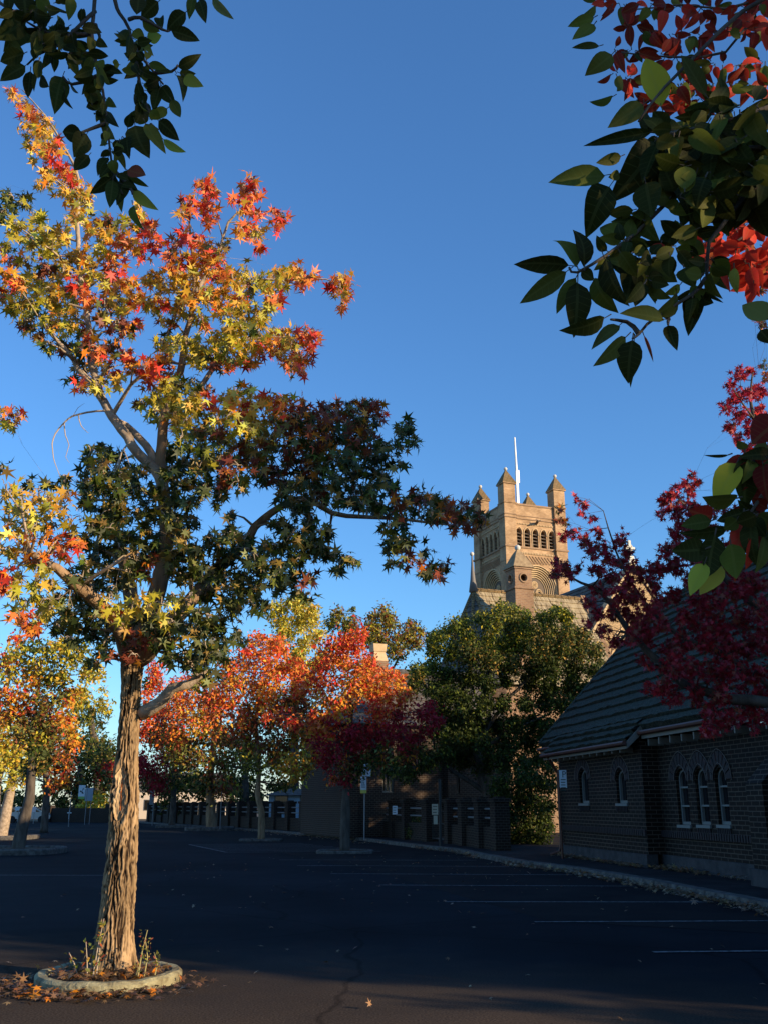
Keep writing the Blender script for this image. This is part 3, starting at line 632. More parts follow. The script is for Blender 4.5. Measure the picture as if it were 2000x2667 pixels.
# chancel: lit roof slope with polygonal end, and the turret before it
D1 = 60.0; rl = loc(at(1232, 1538, D1)); RZ1 = rl.z; Lr = 7.9; W1 = 4.2; EZ1 = RZ1 - 6.4
ch = MB()
ch.box(rl.x, rl.x + Lr, rl.y - W1 + .25, rl.y + W1 - .25, 0, EZ1)
oct_ = [(rl.x + (W1 - .2) * math.cos(t) * .62, rl.y + (W1 - .25) * math.sin(t)) for t in [R(270 - a) for a in (0, 45, 90, 135, 180)]]
ch.add([(x, y, 0) for x, y in oct_] + [(x, y, EZ1) for x, y in oct_], [(i, i + 5, i + 6, i + 1) for i in range(4)])
ch.add([(rl.x + Lr + .01, rl.y - W1, EZ1 - .2), (rl.x + Lr + .01, rl.y + W1, EZ1 - .2), (rl.x + Lr + .01, rl.y, RZ1 + .3), (rl.x + Lr + .35, rl.y - W1, EZ1 - .2), (rl.x + Lr + .35, rl.y + W1, EZ1 - .2), (rl.x + Lr + .35, rl.y, RZ1 + .3)], [(2, 1, 0), (3, 4, 5), (0, 3, 5, 2), (1, 2, 5, 4)])
ch.build('chancel_wall', M['tbrick2'], church)
cr = MB()
def slope_rows(mb, A, B, Cc, Dd, rows, lift=.06, m=0):   # A,B eave corners, Cc,Dd ridge ends above B and A
    A, B, Cc, Dd = map(Vector, (A, B, Cc, Dd)); nrm = (B - A).cross(Dd - A).normalized()
    for i in range(rows):
        a, b = i / rows, min(1, (i + 1.12) / rows); p = [A.lerp(Dd, a), B.lerp(Cc, a), B.lerp(Cc, b), A.lerp(Dd, b)]
        mb.add([p[0] + nrm * lift, p[1] + nrm * lift, p[2], p[3], p[0] - nrm * .02, p[1] - nrm * .02], [(0, 1, 2, 3), (4, 5, 1, 0)], m)
slope_rows(cr, (rl.x, rl.y - W1, EZ1), (rl.x + Lr, rl.y - W1, EZ1), (rl.x + Lr, rl.y, RZ1), (rl.x, rl.y, RZ1), 17)
slope_rows(cr, (rl.x + Lr, rl.y + W1, EZ1), (rl.x, rl.y + W1, EZ1), (rl.x, rl.y, RZ1), (rl.x + Lr, rl.y, RZ1), 17)
oc2 = [(rl.x + W1 * math.cos(t) * .62, rl.y + W1 * math.sin(t)) for t in [R(270 - a) for a in (0, 45, 90, 135, 180)]]
for i in range(4): slope_rows(cr, (*oc2[i + 1], EZ1), (*oc2[i], EZ1), (rl.x, rl.y, RZ1), (rl.x - .01, rl.y, RZ1), 17, .06, 1)
cro = cr.build('chancel_roof', [M['croof'], M['croofdark']], church)
cc = MB()
for i in range(16): cc.tube([(rl.x + Lr * i / 16, rl.y, RZ1 + .06), (rl.x + Lr * (i + 1) / 16, rl.y, RZ1 + .06)], [.13, .1], 6)
for q in oc2[:4]:
    cc.tube([(q[0], q[1], EZ1 + .05), (rl.x, rl.y, RZ1 + .06)], .1, 6)
cc.build('ridge_tiles', M['tcap'], cro)
fi = MB(); q = loc(at(1227, 1535, D1)); fi.tube([(rl.x, rl.y, RZ1 - .1), (rl.x - .02, rl.y, RZ1 + .7), (rl.x - .03, rl.y, RZ1 + 1.7), (rl.x - .04, rl.y, RZ1 + 2.35)], [.3, .17, .08, .04], 8, 0); fi.ball((rl.x - .04, rl.y, RZ1 + 2.4), .14, 10, 1); fi.build('finial', [M['lead'], M['ball']], cro, smooth=True)
# turret
D2 = 57.0; tl = loc(at(1340, 1500, D2)); TW = 1.16
def z2(v): return zat(1100 + v / 3.687, D2)
tt = MB(); x0, y0 = tl.x, tl.y; zc_ = z2(1500)
circ = lambda c, z, r: [(c + r * math.cos(t), z + r * math.sin(t)) for t in [2 * math.pi * k / 14 for k in range(14)]]
holes_wall(tt, [(0, z2(1610)), (TW, z2(1610)), (TW, z2(1400)), (0, z2(1400))], [circ(TW / 2, zc_, .21)], lambda u, z, d: (x0 + u, y0 + d, z), .15)
holes_wall(tt, [(.151, z2(1610)), (TW, z2(1610)), (TW, z2(1400)), (.151, z2(1400))], [circ(TW / 2, zc_, .21)], lambda u, z, d: (x0 + d, y0 + u, z), .15)
tt.box(x0 + TW - .15, x0 + TW - .002, y0 + .151, y0 + TW, z2(1610), z2(1400)); tt.box(x0 + .151, x0 + TW - .151, y0 + TW - .15, y0 + TW, z2(1610), z2(1400))
tt.box(x0 - .04, x0 + TW + .04, y0 - .04, y0 + TW + .04, 0, z2(1612)); tt.box(x0 - .1, x0 + TW + .1, y0 - .1, y0 + TW + .1, z2(1608), z2(1590)); tt.box(x0 - .06, x0 + TW + .06, y0 - .06, y0 + TW + .06, z2(1415), z2(1398))
cxt, cyt = x0 + TW / 2, y0 + TW / 2; tt.taper(cxt, cyt, TW / 2 + .14, .28, z2(1397), z2(1260), 1); tt.taper(cxt, cyt, .28, .1, z2(1259), z2(1215), 1); tt.ball((cxt, cyt, z2(1190)), .19, 12, 2)
tu = tt.build('turret', [M['tbrick2'], M['turretcap'], M['ball']], church)
rr = MB()
for f3 in (lambda u, z: (x0 + u, y0 - .02, z), lambda u, z: (x0 - .02, y0 + u, z)):
    rr.tube([f3(TW / 2 + .27 * math.cos(2 * math.pi * k / 16), zc_ + .27 * math.sin(2 * math.pi * k / 16)) for k in range(17)], .055, 6)
rr.build('round_opening_trim', M['tdark'], tu)
# transept gable on the right
D3 = 62.5; ga = loc(at(1645, 1478, D3)); GZ = ga.z; GW = 4.7; GE = GZ - 6.6
gb = MB(); door = arch(0, 4.2, 3.0, GE - 1.2, 3.2, 10)
holes_wall(gb, [(-GW, 0), (GW, 0), (GW, GE), (0, GZ), (-GW, GE)], [[(ga.x * 0 + a, b) for a, b in door]], lambda u, z, d: (ga.x + u, ga.y + d, z), .45)
l3 = [arch(u, .55, 5, GE - 1.6 - abs(u) * .5, .6) for u in (-1.2, 0, 1.2)]
holes_wall(gb, [(-2.1, 2.9), (2.1, 2.9), (2.1, GE + 2), (-2.1, GE + 2)], l3, lambda u, z, d: (ga.x + u, ga.y + .3 + d, z), .3, 1)
gb.box(ga.x - GW, ga.x - GW + .4, ga.y + .451, ga.y + 16, 0, GE); gb.box(ga.x + GW - .4, ga.x + GW, ga.y + .451, ga.y + 16, 0, GE)
for u in (-GW + .2, GW - .2): gb.box(ga.x + u - .45, ga.x + u + .45, ga.y - .7, ga.y - .002, 0, GE - 1.0)
gb.build('transept_wall', [M['yellowbrick'], M['yellowbrick']], church)
bk = MB(); bk.box(ga.x - 2.1, ga.x + 2.1, ga.y + .62, ga.y + .7, 3, GE + 1.8); bk.build('transept_window', M['glass'], church)
cop = MB()
for sgn in (-1, 1):
    for r_, dd in ((2.1, 0), (2.35, 0), (2.6, 0)):
        pass
    for k in range(14):
        a, b = k / 14, (k + .97) / 14; p0 = Vector((ga.x + sgn * (GW + .25) * (1 - a), ga.y, GE - .2 + (GZ - GE + .4) * a)); p1 = Vector((ga.x + sgn * (GW + .25) * (1 - b), ga.y, GE - .2 + (GZ - GE + .4) * b))
        cop.add([p0 + Vector((0, -.12, 0)), p1 + Vector((0, -.12, 0)), p1 + Vector((0, -.12, .28)), p0 + Vector((0, -.12, .28)), p0 + Vector((0, .5, 0)), p1 + Vector((0, .5, 0)), p1 + Vector((0, .5, .28)), p0 + Vector((0, .5, .28))], [(0, 1, 2, 3), (7, 6, 5, 4), (3, 2, 6, 7), (0, 4, 5, 1), (0, 3, 7, 4), (1, 5, 6, 2)])
for r_ in (2.2, 2.45, 2.7):
    zs_ = GE - 1.2; cop.tube([(ga.x - r_ * math.cos(math.pi * q / 16), ga.y - .04, zs_ + r_ * 1.5 * math.sin(math.pi * q / 16)) for q in range(17)], .07, 5)
for u in (-1.2, 0, 1.2):
    cop.tube([(ga.x + u - .38 * math.cos(math.pi * q / 10), ga.y + .28, GE - 1.6 - abs(u) * .5 + .8 * math.sin(math.pi * q / 10)) for q in range(11)], .06, 5)
cop.build('gable_coping', M['tstone'], church)
fin = MB(); fin.taper(ga.x, ga.y + .15, .25, .18, GZ + .3, GZ + .8); fin.box(ga.x - .09, ga.x + .09, ga.y + .06, ga.y + .24, GZ + .8, GZ + 1.9); fin.box(ga.x - .4, ga.x + .4, ga.y + .07, ga.y + .23, GZ + 1.3, GZ + 1.46); fin.tube([(ga.x + .26 * math.cos(q * math.pi / 6), ga.y + .15, GZ + 1.38 + .26 * math.sin(q * math.pi / 6)) for q in range(13)], .045, 5); fin.build('stone_cross', M['ball'], church)
tr_ = MB(); slope_rows(tr_, (ga.x - GW - .3, ga.y + 16, GE - .3), (ga.x - GW - .3, ga.y + .4, GE - .3), (ga.x, ga.y + .4, GZ), (ga.x, ga.y + 16, GZ), 20)
slope_rows(tr_, (ga.x + GW + .3, ga.y + .4, GE - .3), (ga.x + GW + .3, ga.y + 16, GE - .3), (ga.x, ga.y + 16, GZ), (ga.x, ga.y + .4, GZ), 20)
tr_.build('transept_roof', M['croofdark'], church)
# low vestry wing left of the chancel, in the shade behind the fence
D4 = 49.0; v0 = loc(at(905, 2150, D4)); v1 = loc(at(1285, 2150, D4 + 3)); vx0, vx1, vy = v0.x, v1.x + 1, v0.y
vm = MB(); VH = 5.6
vw = [arch(vx0 + (1006 - 905) / 380 * (v1.x - v0.x) - vx0 + k, .62, 2.1, 3.9, .4) for k in (0.0, 3.6)]
holes_wall(vm, [(0, 0), (vx1 - vx0, 0), (vx1 - vx0, VH), (0, VH)], vw, lambda u, z, d: (vx0 + u, vy + d, z), .3)
vm.box(vx0, vx0 + .3, vy + .301, vy + 8, 0, VH); vm.box(vx1 - .3, vx1, vy + .301, vy + 8, 0, VH)
vm.box(vx0 - .35, vx0 + .4, vy - .45, vy - .002, 0, 3.6); vm.box(vx0 + 5.2, vx0 + 5.7, vy - .4, vy - .002, 0, 4.2)
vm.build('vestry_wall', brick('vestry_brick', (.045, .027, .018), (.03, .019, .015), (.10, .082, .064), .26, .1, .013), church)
for k in vw:
    c = (k[0][0] + k[1][0]) / 2; fr = MB(); holes_wall(fr, arch(c, .60, 2.11, 3.9, .38), [arch(c, .48, 2.2, 3.85, .33)], lambda u, z, d: (vx0 + u, vy + .1 + d, z), .06)
    for dx in (-.1, .1): fr.box(vx0 + c + dx - .018, vx0 + c + dx + .018, vy + .11, vy + .15, 2.2, 4.1)
    fr.box(vx0 + c - .23, vx0 + c + .23, vy + .112, vy + .148, 3.2, 3.25); f_ = fr.build('vestry_window', M['fascia'], church)
    g = MB(); g.box(vx0 + c - .3, vx0 + c + .3, vy + .17, vy + .19, 2.1, 4.35); g.build('pane', M['glass'], f_)
vr = MB(); slope_rows(vr, (vx0 - .3, vy - .4, VH - .2), (vx1, vy - .4, VH - .2), (vx1, vy + 3.6, VH + 3.2), (vx0 + 3.2, vy + 3.6, VH + 3.2), 12); slope_rows(vr, (vx0 - .3, vy + 8, VH - .2), (vx0 - .3, vy - .4, VH - .2), (vx0 + 3.2, vy + 3.6, VH + 3.2), (vx0 + 3.2, vy + 3.6, VH + 3.2), 12)
slope_rows(vr, (vx1, vy + 8, VH - .2), (vx0 - .3, vy + 8, VH - .2), (vx0 + 3.2, vy + 3.6, VH + 3.2), (vx1, vy + 3.6, VH + 3.2), 12)
vr.build('vestry_roof', M['croofdark'], church)
chm = MB(); cq = loc(at(984, 1740, D4 + 2)); zb_, ztp = zat(1900, D4 + 2), zat(1684, D4 + 2)
chm.taper(cq.x, cq.y, .42, .42, zb_, ztp - .9); chm.taper(cq.x, cq.y, .42, .3, ztp - .899, ztp - .4, 1); chm.taper(cq.x, cq.y, .34, .38, ztp - .399, ztp, 1); chm.build('chimney', [M['tbrick2'], M['tstone']], church)

# ------------------------------------------------------------------ FENCE along the street
FL = [(4.0, 34.9), (3.75, 36), (2.7, 41.2), (2.2, 42.8), (1.2, 45.4), (.1, 50.2), (-1.6, 53.4), (-3.6, 57.5), (-5.2, 61), (-7.2, 65.2), (-11.0, 73.3), (-16.4, 84.5), (-22.6, 97)]
fence = empty('brick_fence', (FL[2][0], FL[2][1], .12), 0, 'low dark brick fence with square piers and two pale rails along the footpath', 'fence')
fb = Vector((FL[2][0], FL[2][1], 0))
fpth = [Vector((a, b, 0)) - fb for a, b in FL]
seg = []; acc = 0
tot = sum((b - a).length for a, b in zip(fpth[:-1], fpth[1:]))
def along(d):
    for a, b in zip(fpth[:-1], fpth[1:]):
        l = (b - a).length
        if d <= l: return a.lerp(b, d / l), (b - a).normalized()
        d -= l
    return fpth[-1], (fpth[-1] - fpth[-2]).normalized()
d = 0; ps = []
gate_d = (fpth[1] - fpth[0]).length + (fpth[2] - fpth[1]).length
dl = [0, 1.9, 4.1, 6.2, 8.8]
while dl[-1] < tot - 1: dl.append(dl[-1] + 2.55)
for i, d in enumerate(dl):
    p, t = along(d); ps.append((p, t)); n_ = Vector((-t.y, t.x, 0)); pr = MB(); h = 1.72; hw = .27
    def prism(mb, p, t, hw, z0, z1):
        n_ = Vector((-t.y, t.x, 0)); vs = [p + t * a * hw + n_ * b * hw + Vector((0, 0, z)) for z in (z0, z1) for a, b in ((-1, -1), (1, -1), (1, 1), (-1, 1))]
        mb.add(vs, [(3, 2, 1, 0), (4, 5, 6, 7), (0, 1, 5, 4), (1, 2, 6, 5), (2, 3, 7, 6), (3, 0, 4, 7)])
    prism(pr, p, t, hw, 0, h - .13); prism(pr, p, t, hw + .05, h - .129, h); prism(pr, p, t, hw - .1, h + .001, h + .06)
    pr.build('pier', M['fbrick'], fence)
for i in range(len(ps) - 1):
    (p, t), (q, u) = ps[i], ps[i + 1]
    if i == 3: continue
    dd = (q - p).normalized(); a = p + dd * .28; b = q - dd * .28; n_ = Vector((-dd.y, dd.x, 0)); wl_ = MB()
    vs = [x_ + n_ * o_ + Vector((0, 0, z)) for z in (0, .75) for x_, o_ in ((a, -.11), (b, -.11), (b, .11), (a, .11))]
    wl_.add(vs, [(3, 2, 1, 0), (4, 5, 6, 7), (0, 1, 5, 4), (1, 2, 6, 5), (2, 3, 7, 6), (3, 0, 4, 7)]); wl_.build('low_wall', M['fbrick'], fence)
    for z in (1.05, 1.36):
        rl_ = MB(); rl_.tube([a + Vector((0, 0, z)), b + Vector((0, 0, z))], .035, 6); rl_.build('rail', M['rail'], fence)
# gate between the two piers
(p, t), (q, u) = ps[3], ps[4]; gt = MB(); dd = (q - p).normalized(); off = Vector((-dd.y, dd.x, 0)) * -1.2
for z in (.15, .75, 1.25): gt.tube([p + dd * .3 + Vector((0, 0, z)), q - dd * .3 + Vector((0, 0, z))], .022, 5)
L_ = (q - p).length - .6
for k in range(15): gt.tube([p + dd * (.3 + L_ * k / 14) + Vector((0, 0, .1)), p + dd * (.3 + L_ * k / 14) + Vector((0, 0, 1.32))], .012, 4)
gate = gt.build('iron_gate', M['darkpole'], None, loc=(fb.x, fb.y, .12)); tag(gate, 'dark iron gate closing the gap between two brick fence piers', 'gate')
def plaque(name, px, py, w, h, D, m, label, cat, lines=3):
    c = at(px, py, D); o = empty(name, c, 0, label, cat); b = MB(); b.box(-w / 2, w / 2, -.015, .015, -h / 2, h / 2); b.build('board', m, o)
    l = MB()
    for k in range(lines): l.box(-w * .36, w * random.uniform(.2, .38), -.022, -.0155, h / 2 - h * (k + .8) / (lines + .6) - .012, h / 2 - h * (k + .8) / (lines + .6) + .012)
    l.build('printed_lines', M['ink'], o); return o
plaque('notice_plaque', 1028, 2110, .2, .34, 41.6, M['signw'], 'small pale notice on the fence pier left of the gate', 'sign')
o = plaque('notice_board', 1132, 2108, .24, .4, 39.0, M['cream'], 'small yellowish notice on the fence pier right of the gate', 'sign')
b = MB(); b.box(-.06, .09, -.015, .015, -.55, -.23); b.build('lower_board', M['cream'], o)

# ------------------------------------------------------------------ SIGNS AND POLES
def pole_sign(name, px, pyb, pyt, D, boards, label, polem=None, r=.03, group=None):
    base = at(px, pyb, D); base.z = .12 if D < 90 and px > 300 else 0; o = empty(name, base, 0, label, 'sign', group); ztop = at(px, pyt, D).z - base.z
    pm_ = MB(); pm_.tube([(0, 0, 0), (0, 0, ztop)], r, 8); pm_.build('pole', polem or M['steel'], o)
    for (x0, x1, y0, y1, m, dy, extra) in boards:
        a = at(x0, y1, D) - base; b_ = at(x1, y0, D) - base; bb = MB(); bb.box(a.x, b_.x, -.06 - dy, -.035 - dy, a.z, b_.z); bo = bb.build('sign_board', m, o)
        if extra: extra(bo, a.x, b_.x, a.z, b_.z, -.061 - dy)
    return o
def lines(n, m='ink'):
    def f(bo, x0, x1, z0, z1, y):
        mb = MB(); h = (z1 - z0) / (n + 1)
        for k in range(n): mb.box(x0 + (x1 - x0) * .15, x1 - (x1 - x0) * random.uniform(.15, .4), y - .004, y - .001, z1 - h * (k + 1) - h * .2, z1 - h * (k + 1) + h * .15)
        mb.build('lettering', M[m], bo)
    return f
def parking(bo, x0, x1, z0, z1, y):
    mb = MB(); w = x1 - x0; X = x0 + w * .42; t = w * .11; zt = z1 - w * .15; H = w * .85
    mb.box(X, X + t, y - .004, y - .001, zt - H, zt)
    pts = [(X + t, zt - t / 2), (X + t + w * .14, zt - t / 2)] + [(X + t + w * .14 + (H * .25) * math.sin(a), zt - H * .27 + (H * .27 - t / 2) * math.cos(a)) for a in np.linspace(.3, math.pi - .3, 7)] + [(X + t + w * .14, zt - H * .54 + t / 2), (X + t, zt - H * .54 + t / 2)]
    mb.tube([(a, y - .004, b) for a, b in pts], t / 2, 4)
    for k in range(5): mb.box(x0 + w * .15, x1 - w * random.uniform(.15, .3), y - .004, y - .001, z1 - H - w * (.45 + k * .36) - .012, z1 - H - w * (.45 + k * .36) + .012)
    mb.build('lettering', M['ink'], bo)
def nb(bo, x0, x1, z0, z1, y):
    lines(5)(bo, x0, x1, z0 + (z1 - z0) * .25, z1, y); mb = MB(); mb.box(x0, x1, y - .004, y - .001, z0, z0 + (z1 - z0) * .2); mb.build('yellow_band', M['signy'], bo)
def pic(bo, x0, x1, z0, z1, y):
    w, h = x1 - x0, z1 - z0; mb = MB(); mb.box(x0, x1, y - .004, y - .001, z0, z0 + h * .18); mb.build('green_band', M['signg'], bo)
    mb = MB(); mb.ball((x0 + w * .35, y, z0 + h * .55), w * .13, 8); mb.ball((x0 + w * .62, y, z0 + h * .45), w * .14, 8); mb.tube([(x0 + w * .2, y - .01, z0 + h * .6), (x0 + w * .5, y - .01, z0 + h * .5), (x0 + w * .8, y - .01, z0 + h * .38)], w * .05, 5); mb.tube([(x0 + w * .55, y - .01, z0 + h * .5), (x0 + w * .68, y - .01, z0 + h * .8)], w * .04, 5); mb.tube([(x0 + w * .68, y - .01, z0 + h * .66), (x0 + w * .85, y - .01, z0 + h * .85)], w * .03, 5)
    for v in mb.v: pass
    mb.v = [(a, y + (b - y) * .05 - .003, c) for a, b, c in mb.v]; mb.build('picture', M['ink'], bo)
pole_sign('street_sign', 949, 2184, 1992, 45.5, [(943, 955, 1990, 2021, M['signw'], .03, lines(5)), (955.5, 966, 1989, 2022, M['signw'], 0, None), (939, 955, 2023, 2066, M['signw'], 0, nb)], 'tall pole with stacked white parking signs standing beside the fence')
pole_sign('street_pole', 1147, 2208, 2030, 38.2, [], 'dark slim pole in front of the fence pier right of the gate', M['darkpole'], .05)['category'] = 'pole'
pole_sign('parking_sign', 1464, 2232, 2004, 29.5, [(1456, 1472, 2006, 2052, M['signw'], .02, parking)], 'white parking sign with a letter P on a pole at the hall corner', M['gutter'])
pole_sign('street_sign', 222, 2135, 2045, 88, [(205, 225, 2045, 2081, M['signw'], .05, pic)], 'white sign with a dark picture and green foot at the far street end')
pole_sign('street_sign', 234, 2136, 2050, 90, [(222, 245, 2052, 2086, mat('sign_back', (.30, .36, .40), .5), 0, None)], 'blank grey back of a broad sign beside the picture sign')
pole_sign('street_sign', 180, 2142, 2062, 80, [], 'bare slim grey pole standing before the low wall at the far street end', group=None)['category'] = 'pole'
pole_sign('street_sign', 88, 2140, 2102, 92, [(83, 96, 2101, 2115, mat('pink_white_sign', (.75, .62, .6), .6), 0, None)], 'small pinkish sign seen left beside the leaning tree trunk')
pole_sign('street_sign', 47, 2140, 2100, 92, [(40, 53, 2101, 2111, M['signw'], 0, None)], 'small white sign seen between the two leaning tree trunks at left')
pole_sign('street_sign', 397, 2150, 2062, 78, [(390, 403, 2058, 2096, mat('grey_sign', (.22, .25, .27), .6), 0, None)], 'narrow grey upright sign right of the near trunk before the fence')
pole_sign('street_sign', 574, 2156, 2055, 66, [], 'thin grey pole before the fence between the street trees')['category'] = 'pole'

# far end: low wall with a cross, small parked car, pale building glimpses
fw = MB(); a = gp(130, 2141); b = gp(300, 2143); fw.box(0, b.x - a.x, -.15, .15, 0, 1.35); fw.box(-.3, .3, -.3, .151 + .15, 0, 1.6); fw.box(b.x - a.x, b.x - a.x + .5, -.25, .25, 0, 1.75)
o = empty('low_wall', (a.x, a.y, 0), math.atan2(b.y - a.y, b.x - a.x), 'low dark wall with a pale cross on it at the far end of the street', 'wall'); fw.build('wall', M['fbrick'], o)
c_ = MB(); cx = (gp(205, 2141).x - a.x); c_.box(cx - .05, cx + .05, -.2, -.16, .3, 1.15); c_.box(cx - .28, cx + .28, -.2, -.161, .85, .94); c_.build('cross', M['signw'], o)
car = empty('parked_car', (gp(97, 2141).x, 99, 0), R(15), 'small silver car parked far away at the left end of the street', 'car')
cb = MB(); prof = [(-2.1, .35), (-2.1, .8), (-1.9, .95), (-1.2, 1.0), (-.7, 1.42), (.6, 1.45), (1.3, 1.02), (2.0, .88), (2.15, .6), (2.1, .35)]
nP = len(prof); cb.add([(x, -.85, z) for x, z in prof] + [(x, .85, z) for x, z in prof], [tuple(range(nP))[::-1], tuple(range(nP, 2 * nP))] + [(i, (i + 1) % nP, nP + (i + 1) % nP, nP + i) for i in range(nP)]); cb.build('body', M['carpaint'], car)
wn = MB(); wn.add([(-1.05, -.86, 1.0), (1.15, -.86, 1.0), (.55, -.86, 1.38), (-.65, -.86, 1.36)], [(0, 1, 2, 3)]); wn.build('window', M['glass'], car)
for x in (-1.35, 1.35):
    for y in (-.8, .8):
        wh = MB(); wh.tube([(x, y - .1, .32), (x, y + .1, .32)], .32, 14); wh.build('wheel', M['tyre'], car)
def house_far(name, px, D, w, h, m, label, rh=2.0):
    c = at(px, 2100, D); o = empty(name, (c.x, c.y, 0), 0, label, 'building'); mb = MB(); mb.box(-w / 2, w / 2, 0, 6, 0, h); mb.build('wall', m, o)
    r = MB(); r.add([(-w / 2 - .4, -.4, h), (w / 2 + .4, -.4, h), (w / 2 + .4, 6.4, h), (-w / 2 - .4, 6.4, h), (-w / 2 + 1, 3, h + rh), (w / 2 - 1, 3, h + rh)], [(0, 1, 5, 4), (1, 2, 5), (2, 3, 4, 5), (3, 0, 4)]); r.build('roof', M['croofdark'], o)
    for k in range(3):
        f_ = MB(); f_.box(-w / 3 + k * w / 3 - .5, -w / 3 + k * w / 3 + .5, -.04, -.005, 1, 2.3); f = f_.build('window', M['frame'], o); g = MB(); g.box(-w / 3 + k * w / 3 - .42, -w / 3 + k * w / 3 + .42, -.06, -.041, 1.08, 2.22); g.build('pane', M['glass'], f)
    return o
house_far('outbuilding', 800, 72, 5.5, 2.3, M['bluewall'], 'pale blue single storey building glimpsed behind the fence under the trees', .5)
house_far('house', 470, 125, 12, 3.4, mat('cream_render', (.7, .6, .48), .8), 'cream cottage glimpsed behind the trees and fence left of centre', 2.2)
# kerb edged islands
def island(name, pts, label, m, h=.16, w=.16, fill=True, jag=0.0):
    c = Vector((sum(p[0] for p in pts) / len(pts), sum(p[1] for p in pts) / len(pts), 0)); o = empty(name, c, 0, label, 'kerb')
    n = len(pts); mb = MB(); 
    prof = [(0, 0), (.0, h * .75), (w * .25, h), (w * .8, h), (w, h * .8), (w, .02)]
    vs = []
    for i, p in enumerate(pts):
        v = Vector((p[0], p[1], 0)) - c; dr = v.normalized(); j = 1 + jag * (noise.noise(Vector((i * .3, 1, 2))))
        for a_, z in prof: q = v - dr * a_ ; vs.append((q.x, q.y, z * j))
    k = len(prof); mb.add(vs, [(i * k + q, ((i + 1) % n) * k + q, ((i + 1) % n) * k + q + 1, i * k + q + 1) for i in range(n) for q in range(k - 1)]); mb.build('kerb_ring', m, o, smooth=False)
    if fill:
        sm = MB(); g_ = [(Vector((p[0], p[1], 0)) - c) * .93 for p in pts]; sm.add([(0, 0, h * .75)] + [(q.x, q.y, h * .55) for q in g_] + [(q.x * .5, q.y * .5, h * .8 + random.uniform(-.01, .02)) for q in g_], [(0, n + 1 + i, n + 1 + (i + 1) % n) for i in range(n)] + [(1 + i, 1 + (i + 1) % n, n + 1 + (i + 1) % n, n + 1 + i) for i in range(n)]); sm.build('soil', M['soil'], o, smooth=True)
    return o
RC = Vector((-2.62, 10.02, 0))
ringpts = [(RC.x + .68 * math.cos(t) * (1 + .03 * math.sin(3 * t)), RC.y + .70 * math.sin(t)) for t in [2 * math.pi * i / 56 for i in range(56)]]
island('tree_surround', ringpts, 'round lichened concrete kerb around the foot of the near tree', M['oldkerb'], .095, .12, True, .22)
def squircle(cx, cy, a, b, n=28): return [(cx + a * math.copysign(abs(math.cos(t)) ** .5, math.cos(t)), cy + b * math.copysign(abs(math.sin(t)) ** .5, math.sin(t))) for t in [2 * math.pi * i / n for i in range(n)]]
island('tree_surround', squircle(-13.2, 35.6, 1.9, 1.6), 'concrete edged bed around the dark leaning trunk at left', M['kerb'], .2, .2)
island('tree_surround', squircle(-19.3, 50.5, 1.9, 1.8), 'far left concrete edged bed around the pale sunlit trunk', M['kerb'], .2, .2)
island('tree_surround', squircle(-1.37, 35.9, 1.0, .9), 'low kerb ring around the slim tree beside the parking bays', M['kerb'], .1, .15)
island('tree_surround', squircle(-11.6, 67.5, 1.6, 1.3), 'pale raised kerb ring around the thick dark trunk by the fence', M['kerb'], .25, .25)
island('tree_surround', squircle(-5.8, 48.0, 1.0, .9), 'low kerb ring around the crooked tree near the hatched bay', M['kerb'], .1, .15)
island('tree_surround', squircle(-15.9, 76.5, 1.3, 1.1), 'small kerb ring around the farthest thin dark trunk', M['kerb'], .18, .2)

# ------------------------------------------------------------------ NEAR TREE (liquidambar) in the round kerb
TD = 10.1; base = Vector((RC.x, RC.y, .05))
A_ = lambda x, y, d=0: at(x, y, TD + d)
near = Tree('liquidambar_tree', 'large near liquidambar with star leaves turning yellow and red, in the round kerb', 'tree', base)
# bark trunk with deep vertical furrows
ctr = [(294, 2590, 62), (296, 2565, 54), (298, 2500, 51), (301, 2420, 51), (310, 2320, 46), (318, 2227, 44), (324, 2150, 42), (327, 2083, 41), (330, 2020, 35), (334, 1938, 31), (339, 1850, 30), (342, 1790, 31), (345, 1735, 36), (350, 1700, 34)]
tc = [(A_(x, y), r * TD / F * (.93 if y > 2450 else .87)) for x, y, r in ctr]; tc[0] = (Vector((tc[0][0].x, tc[0][0].y, .03)), tc[0][1])
NZ, NT = 330, 150; tv = []; tf = []; fu = []
zs0, zs1 = tc[0][0].z, tc[-1][0].z
def ctr_at(z):
    for (a, ra), (b, rb) in zip(tc[:-1], tc[1:]):
        if z <= b.z: t = max(0, (z - a.z) / (b.z - a.z)); t2 = t * t * (3 - 2 * t); return a.lerp(b, t), ra + (rb - ra) * t2
    return tc[-1]
zscar = A_(322, 2068).z; hscar = .26
